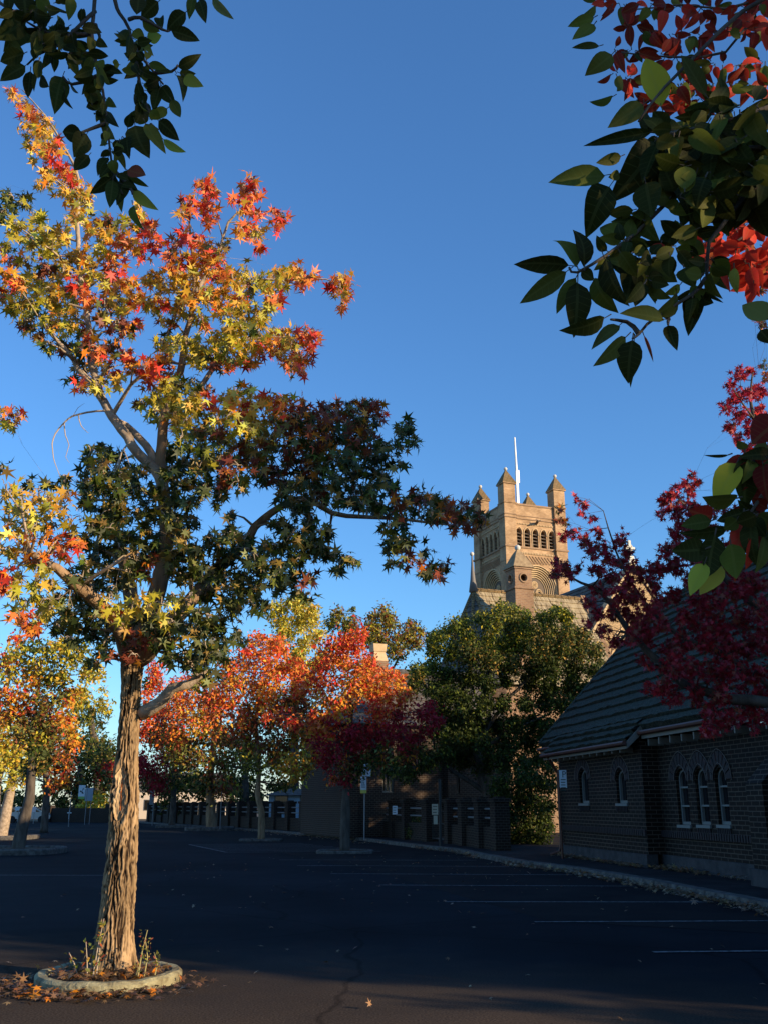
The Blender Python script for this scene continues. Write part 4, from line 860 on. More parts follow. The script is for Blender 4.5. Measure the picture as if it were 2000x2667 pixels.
for i in range(NZ + 1):
    z = zs0 + (zs1 - zs0) * i / NZ; c, r = ctr_at(z)
    for k in range(NT):
        t = 2 * math.pi * k / NT; dx, dy = math.cos(t), math.sin(t)
        wv = noise.noise(Vector((dx * 1.5, dy * 1.5, z * 1.3))) * .35 + noise.noise(Vector((dx * 4, dy * 4, z * 5))) * .12
        q = Vector((math.cos(t + wv) * 5.0, math.sin(t + wv) * 5.0, z * 1.9))
        n1 = 1 - abs(noise.noise(q)) * 2.6; n2 = 1 - abs(noise.noise(q * 2.3 + Vector((9, 3, 1)))) * 2.4
        n3 = noise.noise(Vector((dx * 12, dy * 12, z * 22)))
        cut = -max(0, n1) ** 4 * .032 - max(0, n2) ** 4 * .016 + n3 * .010
        lump = noise.noise(Vector((dx * .9, dy * .9, z * .9 + 4))) * .03
        u = (t - R(-97) + math.pi) % (2 * math.pi) - math.pi; v = (z - zscar) / hscar
        e = (u / .55) ** 2 + v * v; sc_ = 0
        if e < 1.0: cut *= .25; sc_ = -.035 * (1 - e)
        elif e < 2.0: sc_ = .030 * math.sin((e - 1) * math.pi)
        fu.append(min(1, max(0, -cut / .034)) * (0 if e < 1 else 1))
        rr = r + cut * (1.0) + lump * .6 + sc_ + .09 * math.exp(-(z - zs0) / .10) * (1 + .4 * math.sin(5 * t))
        tv.append((c.x + rr * dx - base.x, c.y + rr * dy - base.y, z - base.z))
for i in range(NZ):
    for k in range(NT): tf.append((i * NT + k, i * NT + (k + 1) % NT, (i + 1) * NT + (k + 1) % NT, (i + 1) * NT + k))
mb = MB(); mb.add(tv, tf); trunk = mb.build('trunk', M['trunkbark'], near.root, smooth=True)
af = trunk.data.attributes.new('furrow', 'FLOAT', 'POINT'); af.data.foreach_set('value', fu)
# pale wound in the bark
sv = []; sf = []; nu, nv = 22, 60
for i in range(nv + 1):
    v = -1 + 2 * i / nv; z = zscar + v * hscar * .97; c, r = ctr_at(z)
    for k in range(nu + 1):
        u = -1 + 2 * k / nu; wq = .50 * math.sqrt(max(0, 1 - v * v * .97)) * (1 + .45 * noise.noise(Vector((v * 5, (1 if u > 0 else 7), 1)))) * (.8 if u > 0 else 1); t = R(-97) + u * wq
        e = u * u; rr = r - .028 * (1 - e) + .012 * noise.noise(Vector((u * 6, v * 2.2, 3))) + .008 * noise.noise(Vector((u * 14, v * 5, 3))) + .010 + noise.noise(Vector((math.cos(t) * .9, math.sin(t) * .9, z * .9 + 4))) * .018
        sv.append((c.x + rr * math.cos(t) - base.x, c.y + rr * math.sin(t) - base.y, z - base.z))
for i in range(nv):
    for k in range(nu): sf.append((i * (nu + 1) + k, i * (nu + 1) + k + 1, (i + 1) * (nu + 1) + k + 1, (i + 1) * (nu + 1) + k))
mb = MB(); mb.add(sv, sf, 0); mb.m = [2 if (i % nu) > 14 or noise.noise(Vector((i % nu * .25, i // nu * .09, 5))) > .28 else 1 if (9 < (i % nu) < 15 and 10 < i // nu < 48 and noise.noise(Vector((i % nu * .3, i // nu * .13, 0))) > -.28) else 0 for i in range(len(sf))]
mb.build('bark_wound', [M['wood'], M['rot'], M['bark']], trunk, smooth=True)
near.nodes = [(tc[-1][0], .13), (tc[-2][0], .14)]
J = lambda *p: [A_(*q) for q in p]
LB = MB()   # big limbs share the trunk's bark
near.limb(J((345, 1722, 0), (362, 1660, 0), (395, 1580, .1), (425, 1480, .1), (435, 1380, 0), (428, 1290, 0), (418, 1200, 0), (425, 1120, 0), (439, 1046, .1), (456, 987, .1), (477, 949, .1), (483, 873, .1), (504, 790, .1), (505, 688, .1), (494, 580, .1)), [.13, .115, .10, .085, .075, .07, .06, .055, .05, .046, .042, .036, .03, .022, .012], 10, .012, LB)
near.limb(J((350, 1720, 0), (400, 1680, -.2), (440, 1625, -.4), (500, 1560, -.3), (560, 1490, 0), (619, 1439, .3), (666, 1376, .3), (705, 1337, .3), (752, 1313, .2), (815, 1298, .2), (862, 1337, .2), (956, 1345, .3), (1060, 1352, .3), (1175, 1368, .3)), [.12, .11, .09, .075, .065, .055, .048, .042, .038, .034, .03, .024, .018, .009], 9, .015, LB)
near.limb(J((342, 1725, 0), (320, 1650, -.3), (270, 1580, -.5), (205, 1530, -.8), (150, 1480, -1), (80, 1440, -1.2)), [.10, .09, .07, .06, .045, .03], 8, .015, LB)
near.limb(J((345, 1700, .1), (350, 1600, .2), (330, 1480, .2), (305, 1380, .3), (300, 1300, .3)), [.10, .085, .07, .05, .04], 8, .015, LB)
LA = MB()
LA = MB(); near.limb(J((430, 1320, 0), (418, 1240, -.1), (380, 1200, -.2), (345, 1160, -.3), (320, 1117, -.3), (295, 1085, -.3), (271, 1046, -.3), (240, 1000, -.3), (206, 960, -.3), (179, 921, -.3), (120, 856, -.4)), [.065, .06, .058, .056, .054, .052, .048, .04, .034, .028, .015], 10, .01, LA); LA.build('pale_limb', M['palebark'], near.root, smooth=True)

LA = MB(); near.limb(J((425, 1230, 0), (380, 1160, 0), (330, 1110, 0), (295, 1085, -.1)), [.05, .045, .04, .03], 8, .01, LA); LA.build('pale_limb', M['palebark'], near.root, smooth=True)
LA = MB(); near.limb(J((265, 1035, -.3), (240, 950, -.2), (233, 851, -.1), (217, 759, 0), (206, 677, 0), (203, 580, 0), (209, 471, 0), (180, 400, 0), (120, 300, .1), (60, 235, .1)), [.045, .04, .036, .032, .03, .026, .02, .015, .01, .006], 8, .012, LA); LA.build('pale_limb', M['palebark'], near.root, smooth=True)
LA = MB(); near.limb(J((500, 775, .1), (545, 710, .1), (570, 661, .1), (597, 580, .1), (640, 540, .1)), [.028, .024, .02, .015, .007], 7, .01, LA); LA.build('pale_limb', M['palebark'], near.root, smooth=True)
LA = MB(); near.limb(J((430, 1090, .1), (520, 1020, .3), (600, 900, .4), (700, 880, .4), (800, 880, .4)), [.04, .034, .026, .018, .008], 7, .015, LA); LA.build('pale_limb', M['palebark'], near.root, smooth=True)
LA = MB(); near.limb(J((505, 790, .1), (600, 740, .0), (700, 730, 0), (790, 728, 0), (850, 728, 0), (895, 750, 0)), [.026, .02, .016, .012, .008, .004], 6, .01, LA); LA.build('pale_limb', M['palebark'], near.root, smooth=True)
LA = MB(); near.limb(J((372, 1858, 0), (415, 1832, -.1), (448, 1794, -.2), (491, 1783, -.2), (540, 1750, -.2)), [.075, .062, .055, .045, .02], 10, .008, LA); LA.build('pale_limb', M['palebark'], near.root, smooth=True)
LB.build('main_limbs', M['bark'], near.root, smooth=True); 
DT = MB(); keep = list(near.nodes)
for pts, r in [([(274, 1070), (227, 1074), (190, 1085), (168, 1102), (145, 1130), (137, 1157), (140, 1195), (149, 1219), (161, 1251)], .012), ([(168, 1102), (172, 1135), (180, 1160), (172, 1190), (182, 1205)], .007), ([(205, 1080), (212, 1108), (222, 1120), (232, 1128)], .007),
               ([(340, 1150), (318, 1180), (308, 1215), (290, 1255), (272, 1300)], .012), ([(316, 1185), (300, 1225), (296, 1260), (283, 1290)], .007), ([(310, 1205), (318, 1250), (325, 1290), (330, 1325)], .008), ([(303, 1230), (308, 1270), (300, 1310)], .006), ([(322, 1170), (335, 1200), (345, 1240), (343, 1270)], .007), ([(190, 1085), (205, 1062), (222, 1050)], .004), ([(300, 1220), (285, 1235), (268, 1262)], .005), ([(280, 1000), (250, 985), (222, 962), (228, 940)], .008)]:
    near.limb([A_(x, y, -.45) for x, y in pts], [r * (1 - .75 * i / (len(pts) - 1)) for i in range(len(pts))], 5, .004, DT)
DT.build('dead_twigs', M['twig'], near.root); near.nodes = keep
top = [(28,195,16,'k'),(50,215,18,'k'),(70,245,20,'k'),(95,262,22,'a'),(62,278,26,'a'),(95,300,28,'a'),(120,300,20,'o'),(75,320,20,'a'),(110,335,26,'r'),(130,360,26,'r'),(150,385,26,'o'),(105,378,24,'a'),(85,395,16,'a'),(140,412,24,'a'),(175,415,24,'a'),(190,440,20,'l'),
 (20,430,26,'s'),(48,440,24,'s'),(10,460,24,'s'),(75,475,26,'y'),(40,490,26,'y'),(100,500,28,'y'),(70,520,26,'y'),(115,530,26,'y'),(140,500,24,'a'),(160,460,24,'a'),(195,480,26,'a'),(230,470,20,'b'),(225,500,20,'a'),(15,530,16,'t'),(30,560,22,'k'),(60,560,14,'t'),
 (20,600,28,'o'),(50,620,30,'y'),(10,640,26,'o'),(35,665,30,'y'),(70,650,28,'y'),(80,610,26,'y'),(95,575,20,'b'),(110,620,28,'a'),(130,590,28,'a'),(150,560,28,'a'),(180,560,28,'a'),(200,590,26,'a'),(165,610,28,'r'),(190,640,28,'r'),(150,650,28,'y'),(120,660,26,'y'),(95,690,24,'g'),(60,700,22,'t'),(130,700,24,'a'),(85,725,18,'b'),(160,690,24,'y'),(110,740,16,'g'),(135,745,20,'b'),
 (250,510,26,'o'),(270,480,24,'y'),(300,450,18,'a'),(310,480,24,'o'),(330,505,22,'r'),(280,530,26,'o'),(310,545,20,'r'),(345,530,16,'r'),(240,550,24,'o'),(255,580,22,'r'),(225,600,20,'y'),(215,530,22,'y'),
 (250,625,26,'a'),(280,610,26,'o'),(300,640,26,'o'),(270,655,26,'y'),(230,660,24,'t'),(330,600,26,'a'),(360,615,26,'a'),(320,660,24,'y'),(355,650,22,'o'),(225,690,24,'b'),(255,700,24,'b'),(280,715,22,'b'),(300,700,16,'r'),(200,720,24,'o'),(180,745,22,'g'),(215,750,24,'r'),(245,745,22,'b'),(265,770,22,'o'),(205,780,24,'a'),(175,790,20,'t'),(235,790,24,'o'),(290,785,22,'o'),(315,795,24,'r'),(340,780,24,'r'),(350,805,22,'r'),(365,770,22,'o'),(320,820,16,'r'),(185,820,20,'k'),(160,815,12,'g'),(205,830,20,'y'),(170,840,12,'k'),(250,820,22,'a'),
 (430,400,18,'r'),(450,390,16,'r'),(445,420,20,'r'),(465,410,12,'k'),(420,435,20,'r'),(450,450,20,'r'),(400,440,16,'b'),(395,460,12,'o'),(465,470,14,'r'),(445,480,12,'k'),
 (545,390,14,'r'),(530,400,10,'b'),(555,420,20,'r'),(535,430,18,'r'),(510,425,14,'r'),(530,455,20,'o'),(555,460,18,'r'),(540,485,20,'o'),(560,500,12,'a'),(545,515,14,'k'),(520,495,16,'o'),(565,530,8,'r'),(590,455,14,'r'),(608,465,16,'r'),(600,485,12,'r'),
 (400,510,20,'r'),(425,520,20,'r'),(445,525,20,'o'),(380,525,16,'b'),(375,555,18,'b'),(400,550,22,'o'),(430,555,24,'o'),(460,545,22,'o'),(475,570,22,'o'),(450,585,26,'o'),(415,590,26,'a'),(385,590,24,'a'),(480,530,16,'t'),(365,575,16,'k'),(360,545,10,'r'),
 (500,600,22,'a'),(530,590,22,'y'),(560,600,22,'y'),(545,625,18,'t'),(580,620,20,'a'),(600,590,20,'a'),(625,590,22,'y'),(645,585,20,'o'),(620,615,22,'a'),(650,610,22,'o'),(665,600,18,'r'),(590,645,14,'k'),(605,640,16,'o'),(680,595,8,'k'),(722,605,14,'r'),(740,600,16,'o'),(755,610,16,'o'),(735,625,16,'a'),(750,640,14,'k'),(715,615,10,'r'),(740,655,8,'k'),
 (480,620,26,'a'),(510,645,24,'o'),(450,630,26,'a'),(420,640,26,'o'),(470,660,26,'o'),(395,630,24,'y'),(385,660,24,'a'),(430,680,22,'y'),(350,690,14,'t'),(375,690,16,'t'),(440,700,16,'k'),(500,680,22,'y'),(530,660,22,'y'),(550,680,24,'y'),
 (470,730,26,'y'),(500,720,28,'y'),(530,710,28,'y'),(560,720,26,'g'),(590,715,26,'a'),(560,750,26,'o'),(520,750,26,'y'),(480,760,26,'g'),(440,750,24,'y'),(410,740,22,'y'),(385,740,18,'y'),(350,745,20,'y'),(365,720,12,'g'),(600,750,24,'o'),(630,730,24,'a'),(570,680,20,'y'),(585,660,16,'y'),(655,720,22,'r'),(670,740,20,'r'),(660,770,20,'r'),(640,760,22,'k'),(635,790,18,'k'),(610,775,18,'o'),(655,800,8,'k'),(675,715,10,'r'),
 (440,780,22,'y'),(470,785,22,'b'),(500,790,18,'o'),(530,780,18,'o'),(410,770,16,'y'),
 (345,835,20,'y'),(370,850,24,'y'),(340,860,22,'y'),(395,835,20,'g'),(420,830,18,'g'),(430,860,22,'y'),(455,840,16,'r'),(460,870,18,'r'),(400,870,24,'y'),(360,880,24,'l'),(330,890,22,'y'),(300,870,16,'t'),(430,890,22,'y'),(465,900,16,'a'),(375,905,24,'a'),(405,910,22,'y'),
 (490,860,22,'a'),(515,850,22,'a'),(545,840,18,'y'),(540,870,24,'o'),(570,870,22,'o'),(520,890,24,'r'),(490,900,24,'a'),(550,900,24,'a'),(590,860,20,'o'),(615,865,20,'a'),(600,890,24,'o'),(635,880,22,'r'),(660,875,20,'k'),(570,920,24,'y'),(610,920,24,'t'),(530,925,24,'y')]
bot = [(640,900,26,'b'),(670,900,26,'b'),(700,885,24,'b'),(730,890,24,'b'),(755,880,22,'b'),(790,880,24,'b'),(810,880,20,'r'),(815,910,18,'b'),(780,910,26,'b'),(745,920,26,'b'),(710,925,28,'b'),(670,930,28,'b'),(640,940,28,'b'),(770,945,26,'b'),(735,955,26,'G'),(800,940,22,'b'),(835,960,22,'G'),(860,935,20,'G'),(880,925,20,'G'),(895,950,16,'G'),(865,965,18,'G'),(840,990,22,'G'),(870,1000,14,'G'),(805,975,26,'G'),(770,985,26,'G'),(735,990,28,'g'),(700,960,28,'b'),(665,970,28,'b'),(700,1000,28,'G'),(665,1010,26,'b'),(625,980,28,'b'),(590,950,28,'t'),(555,955,28,'t'),(515,960,28,'t'),(480,940,28,'t'),(440,930,26,'t'),(400,945,26,'g'),(440,965,28,'g'),(480,985,28,'t'),(520,1000,28,'b'),(560,995,28,'b'),(600,1015,26,'b'),(640,1040,26,'G'),(680,1045,26,'G'),(720,1035,26,'G'),(760,1025,26,'G'),(800,1010,24,'G'),(830,1030,20,'G'),(840,1055,20,'G'),(800,1050,24,'G'),(765,1065,26,'b'),(730,1075,24,'G'),(790,1085,24,'G'),(820,1095,22,'G'),(850,1090,22,'b'),(880,1085,22,'G'),(905,1070,22,'b'),(935,1085,22,'G'),(960,1080,20,'b'),(980,1100,22,'b'),(1005,1095,20,'b'),(1025,1115,20,'b'),(1045,1120,12,'b'),(1010,1130,16,'b'),(985,1135,14,'b'),(960,1115,20,'b'),(930,1110,18,'G'),(900,1105,18,'G'),(865,1125,18,'G'),(840,1140,18,'G'),(860,1165,20,'G'),(875,1190,14,'b'),(840,1180,16,'G'),(845,1215,12,'G'),(880,1210,14,'b'),(905,1215,14,'b'),(920,1190,12,'G'),(930,1225,16,'b'),(950,1235,16,'b'),(960,1220,12,'b'),(915,1240,10,'G'),(885,1160,12,'G'),
 (690,1075,22,'b'),(650,1075,26,'G'),(615,1055,24,'G'),(640,1105,24,'G'),(670,1120,24,'G'),(695,1150,22,'G'),(665,1160,26,'G'),(630,1150,26,'G'),(600,1130,22,'G'),(700,1190,20,'G'),(725,1200,16,'G'),(745,1205,18,'G'),(765,1215,12,'G'),(735,1225,10,'G'),(680,1190,24,'G'),(650,1200,26,'G'),(615,1190,26,'G'),(580,1180,24,'G'),(600,1225,26,'G'),(640,1240,24,'G'),(670,1250,16,'b'),(640,1275,14,'G'),(665,1285,8,'G'),(600,1265,22,'G'),(565,1225,26,'G'),(545,1200,24,'G'),(560,1270,22,'G'),(530,1250,26,'G'),(540,1300,22,'G'),(515,1290,24,'G'),(570,1305,12,'G'),
 (560,1030,22,'G'),(520,1035,26,'G'),(480,1030,26,'b'),(440,1005,26,'G'),(400,1000,26,'G'),(370,980,24,'G'),(360,1020,26,'G'),(400,1040,26,'G'),(440,1050,26,'G'),(475,1065,22,'G'),(415,1085,24,'G'),(375,1070,26,'G'),(335,1050,26,'G'),(300,1020,24,'G'),(260,990,24,'G'),(230,970,22,'G'),(200,975,18,'G'),(190,1005,20,'G'),(225,1010,26,'G'),(260,1030,26,'G'),(295,1060,26,'G'),(255,1070,26,'G'),(215,1050,26,'G'),(185,1040,22,'G'),(190,1080,24,'G'),(230,1100,26,'G'),(270,1110,26,'G'),(310,1100,26,'G'),(345,1100,26,'s'),(385,1120,26,'G'),(400,1160,26,'G'),(360,1145,26,'G'),(320,1145,26,'G'),(280,1155,26,'G'),(240,1145,26,'G'),(200,1130,26,'G'),(180,1165,24,'G'),(215,1185,26,'G'),(255,1190,26,'G'),(295,1195,26,'G'),(335,1190,26,'G'),(375,1195,26,'G'),(415,1200,26,'G'),(430,1230,26,'G'),(395,1240,26,'G'),(355,1235,24,'b'),(315,1225,26,'b'),(275,1230,26,'G'),(235,1225,26,'G'),(195,1215,24,'G'),(175,1245,24,'G'),(210,1260,26,'G'),(250,1265,24,'G'),(450,1270,26,'G'),(480,1245,26,'G'),(490,1290,24,'G'),(470,1200,24,'G'),(500,1190,26,'G'),(510,1150,22,'G'),(530,1165,22,'G'),(480,1160,22,'G'),(455,1165,18,'G'),(500,1110,14,'G'),(425,1130,16,'G'),
 (110,1040,16,'G'),(140,1035,14,'G'),(60,1040,12,'G'),(5,1010,10,'G'),(165,1290,22,'G'),(130,1290,22,'G'),(150,1325,22,'G'),(190,1300,24,'G'),(120,1345,20,'G'),(165,1355,22,'G'),(205,1340,24,'G'),(195,1375,20,'G'),(230,1385,20,'g'),(150,1380,14,'s'),(225,1410,16,'b'),(205,1425,10,'G'),(240,1355,24,'G'),
 (270,1380,24,'b'),(300,1375,24,'b'),(330,1370,24,'G'),(360,1375,24,'G'),(390,1370,26,'G'),(420,1365,24,'g'),(450,1350,24,'G'),(480,1340,22,'G'),(470,1380,22,'g'),(440,1400,24,'G'),(405,1405,24,'G'),(370,1410,22,'G'),(440,1435,22,'g'),(410,1440,20,'G'),(470,1415,20,'G'),(485,1390,14,'G'),(455,1460,16,'G'),(425,1475,16,'s'),(520,1365,10,'G'),(525,1385,8,'G'),(290,1410,18,'b'),(300,1335,22,'G'),(340,1335,22,'G'),(500,1320,20,'G'),(380,1330,20,'G'),(430,1320,20,'G')]
litl = [(20,1060,22,'a'),(50,1065,22,'l'),(80,1065,22,'a'),(110,1070,22,'a'),(140,1065,16,'a'),(30,1095,24,'l'),(65,1100,24,'y'),(100,1105,24,'l'),(135,1100,20,'a'),(15,1125,22,'a'),(50,1130,24,'y'),(85,1135,24,'l'),(120,1135,22,'a'),(150,1125,14,'l'),(30,1160,22,'a'),(65,1165,22,'r'),(100,1165,22,'o'),(130,1165,22,'r'),(155,1160,18,'r'),(170,1170,12,'o'),(85,1195,22,'r'),(115,1190,20,'r'),(50,1195,20,'k'),(20,1190,18,'a'),(140,1195,12,'r'),(80,1225,22,'y'),(110,1225,18,'y'),(45,1225,20,'a'),(15,1235,18,'r'),(5,1260,14,'r'),(40,1260,20,'y'),(75,1260,22,'l'),(105,1265,18,'y'),(30,1290,20,'y'),(65,1295,20,'y'),(95,1300,18,'y'),(40,1325,16,'k'),(70,1335,14,'r'),(90,1330,16,'y'),(110,1315,12,'y'),(50,1345,8,'r'),(75,1355,6,'r')]
lit2 = [(240,1290,18,'l'),(235,1320,16,'r'),(260,1310,20,'l'),(285,1300,20,'l'),(310,1290,18,'l'),(290,1330,18,'l'),(320,1315,20,'l'),(350,1300,20,'l'),(375,1285,16,'s'),(345,1330,18,'l'),(385,1305,18,'y'),(410,1290,14,'s'),(265,1335,12,'y'),(420,1325,16,'s'),(450,1330,14,'s'),(370,1350,14,'s')]
dep = lambda x, y: 0
near.AREA = .42
near.clumps(top, TD, 1.05, 3.1, 3, .132, spread=.30)
near.clumps(bot, TD, 1.1, 3.7, 3, .132, spread=.30)
near.clumps(litl, TD, .6, 1.5, 3, .14, spread=.30, depth=lambda x, y: -1.0)
near.clumps(lit2, TD, .25, 1.0, 2, .14, spread=.30, depth=lambda x, y: -1.15)
near.clumps([(15,885,14,'o'),(38,890,10,'o'),(22,905,12,'k'),(30,920,8,'a'),(5,910,12,'y')], TD, .4, .9, 2, .14)
near.finish(T_STAR, .122, M['leaf'], M['palebark'], .2, .85, smooth=True)

# weeds and litter in the surround
wd = empty('dry_weed', (RC.x + .36, RC.y - .32, .09), 0, 'thin dry weed stalks standing in the round kerb right of the trunk', 'weed')
mb = MB(); wl2 = []
for (dx, dy, h) in ((0, 0, .40), (.05, .03, .33), (.14, .06, .2), (-.03, .02, .14)):
    mb.tube([(dx, dy, 0), (dx + .02, dy, h * .5), (dx + random.uniform(-.03, .06), dy, h)], [.006, .005, .003], 5)
    for k in range(26): z = h * random.uniform(.35, 1); wl2.append((dx + .02 + random.uniform(-.022, .022), dy + random.uniform(-.02, .02), z))
mb.build('stem', mat('dry_stem', (.38, .33, .14), .9), wd)
leaf_mesh('seed_head', T_LANCE, np.array(wl2), frames(len(wl2), .3, -.6), rng.uniform(.02, .045, len(wl2)), pick('t', len(wl2)) * 1.2, M['farleaf'], wd)
wd = empty('dry_weed', (RC.x - .1, RC.y - .34, .09), 0, 'tall leaning green weed growing against the left foot of the trunk', 'weed'); mb = MB(); wl2 = []
for a in ((.05, 0, .5, .06), (0, 0, .3, -.04), (.08, 0, .36, .02), (-.12, .1, .2, -.1)):
    mb.tube([(a[0], a[1], 0), (a[0] + a[3] * .4, a[1], a[2] * .5), (a[0] + a[3], a[1], a[2])], [.007, .005, .003], 5)
    for k in range(int(60 * a[2])): t = random.uniform(.1, 1); wl2.append((a[0] + a[3] * t + random.uniform(-.03, .03), a[1] + random.uniform(-.03, .03), a[2] * t))
mb.build('stem', M['twig'], wd); leaf_mesh('leaves', T_LANCE, np.array(wl2), frames(len(wl2), .3, 0), rng.uniform(.03, .07, len(wl2)), pick('t', len(wl2)) * 1.1, M['farleaf'], wd)

def litter(name, label, P, key, size, group=None, tpl=T_STAR):
    P = np.array(P); n = len(P); y = rng.normal(size=(n, 3)); y[:, 2] = rng.uniform(-.15, .35, n); y /= np.linalg.norm(y, axis=1)[:, None]
    z = rng.normal(size=(n, 3)) * .35; z[:, 2] = 1; z -= y * (z * y).sum(1)[:, None]; z /= np.linalg.norm(z, axis=1)[:, None]
    o = leaf_mesh(name, tpl, P, np.stack([np.cross(y, z), y, z], 2), size * rng.uniform(.5, 1.2, n), pick(key, n) * .9, M['leaf']); return tag(o, label, 'fallen leaves', group, 'stuff')
C['d'] = np.array([.30, .17, .075]); C['e'] = np.array([.19, .10, .05]); C['w'] = np.array([.36, .27, .17]); MIX['d'] = 'dddeeeo'; MIX['w'] = 'wwdde'
P = []
for i in range(430):
    t = rng.uniform(0, 6.28); r = rng.uniform(.1, .54); P.append((RC.x + r * math.cos(t), RC.y + r * math.sin(t), .09 + rng.uniform(0, .04)))
litter('leaf_litter', 'brown dead leaves lying on the soil inside the round kerb', P, 'd', .085)
P = []
for i in range(430):
    t = rng.normal(-1.9, .75); r = .72 + abs(rng.normal(0, .22)); P.append((RC.x + r * math.cos(t), RC.y + r * math.sin(t) * .95, .015 + rng.uniform(0, .03)))
litter('leaf_litter', 'brown and red leaves drifted on the bitumen in front of the round kerb', P, 'd', .085)
P = []
for i in range(170): P.append((rng.uniform(-6, 4), rng.uniform(7, 34), .02))
for i in range(60): P.append((rng.uniform(-1, 5), rng.uniform(16, 30), .02))
litter('leaf_litter', 'single pale leaves scattered thinly over the dark bitumen', P, 'w', .065)
P = []
def kerb_at(y):
    for (x0, y0), (x1, y1) in zip(KERB[:-1], KERB[1:]):
        if y0 <= y <= y1: return x0 + (x1 - x0) * (y - y0) / (y1 - y0)
for i in range(1900):
    y = rng.uniform(12, 29.5) if i < 1100 else (rng.uniform(31.5, 40) if i < 1350 else rng.uniform(44, 75))
    P.append((kerb_at(y) - .02 - abs(rng.normal(0, .20 if y < 42 else .7)), y, .02 + rng.uniform(0, .06)))
litter('leaf_litter', 'pale dry leaves drifted along the gutter beside the footpath kerb', P, 'w', .12)
P = []
for i in range(700):
    s_ = rng.choice([rng.uniform(.2, 6), rng.normal(7.3, .8), rng.uniform(0, 14)]); y_ = (-.12 if s_ < 6.3 else .28) - abs(rng.normal(0, .16)); q = HOV + e1 * s_ + e2 * y_; P.append((q.x, q.y, .145 + rng.uniform(0, .06)))
litter('leaf_litter', 'pale brown leaves heaped along the foot of the hall wall', P, 'w', .12)

# ------------------------------------------------------------------ STREET TREES across the road
def street(name, label, trunkpx, D, rad, clumps, size, dens, wd, layers=2, cov=2.7, tpl=T_LANCE, barkm='bark2', limbs=(), group='autumn street trees', material='farleaf', up=.4, hang=.3, spread=.5, cat='tree'):
    tp = [at(x, y, D) for x, y in trunkpx]; b = Vector((tp[0].x, tp[0].y, .0)); tp[0] = b
    t = Tree(name, label, cat, b, group)
    n = len(tp); t.trunk(tp, [rad * (1.25 - .75 * i / (n - 1)) for i in range(n)], M[barkm], 10)
    t.nodes += [(q, rad * .6) for q in tp[-2:]]
    for pts, r in limbs:
        mbl = t.limb([at(x, y, D) for x, y in pts], [r * (1 - .6 * i / (len(pts) - 1)) for i in range(len(pts))], 6, .03)
    t.RW = .9
    if len(clumps) > 14 and 'shrub' not in cat and group != 'evergreens':
        clumps = [(c[0] + random.uniform(-7, 7), c[1] + random.uniform(-7, 7), c[2] * random.uniform(.7, 1.12), c[3]) for c in clumps if random.random() > .07] + [(c[0] + random.uniform(-1.3, 1.3) * c[2], c[1] - random.uniform(-.3, 1.2) * c[2], c[2] * random.uniform(.25, .5), c[3]) for c in random.sample(clumps, len(clumps) // 2)]
    t.clumps(clumps, D, wd, cov, layers, size, spread=spread)
    t.finish(tpl, size, M[material], M[barkm], up, hang, face=None); return t
# red tree in the middle
street('red_street_tree', 'bright red and orange street tree whose lower right half is in shadow, before the gate', [(898, 2228), (900, 2120), (903, 2020), (905, 1930), (915, 1850), (920, 1770)], 35.8, .15,
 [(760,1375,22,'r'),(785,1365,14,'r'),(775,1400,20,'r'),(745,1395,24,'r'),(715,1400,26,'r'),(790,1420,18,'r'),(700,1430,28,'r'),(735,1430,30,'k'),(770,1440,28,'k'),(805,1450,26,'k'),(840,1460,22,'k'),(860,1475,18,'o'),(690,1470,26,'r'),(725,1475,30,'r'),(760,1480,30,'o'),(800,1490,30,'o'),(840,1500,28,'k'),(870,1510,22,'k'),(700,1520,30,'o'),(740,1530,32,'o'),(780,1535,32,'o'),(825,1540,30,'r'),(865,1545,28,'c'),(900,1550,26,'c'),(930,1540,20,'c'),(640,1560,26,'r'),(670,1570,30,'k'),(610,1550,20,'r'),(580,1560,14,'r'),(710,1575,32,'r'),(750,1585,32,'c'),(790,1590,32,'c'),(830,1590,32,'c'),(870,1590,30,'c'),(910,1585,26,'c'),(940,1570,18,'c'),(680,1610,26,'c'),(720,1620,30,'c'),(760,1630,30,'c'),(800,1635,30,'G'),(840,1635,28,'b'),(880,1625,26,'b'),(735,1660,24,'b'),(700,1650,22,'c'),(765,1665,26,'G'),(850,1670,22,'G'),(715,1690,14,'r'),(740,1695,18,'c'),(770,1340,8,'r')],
 .17, 26, 1.6, 3, limbs=[([(905, 1960), (860, 1900), (800, 1870), (740, 1860)], .05), ([(905, 1930), (960, 1880), (1040, 1860), (1100, 1850)], .05), ([(918, 1790), (900, 1730), (915, 1680), (925, 1640)], .04)])
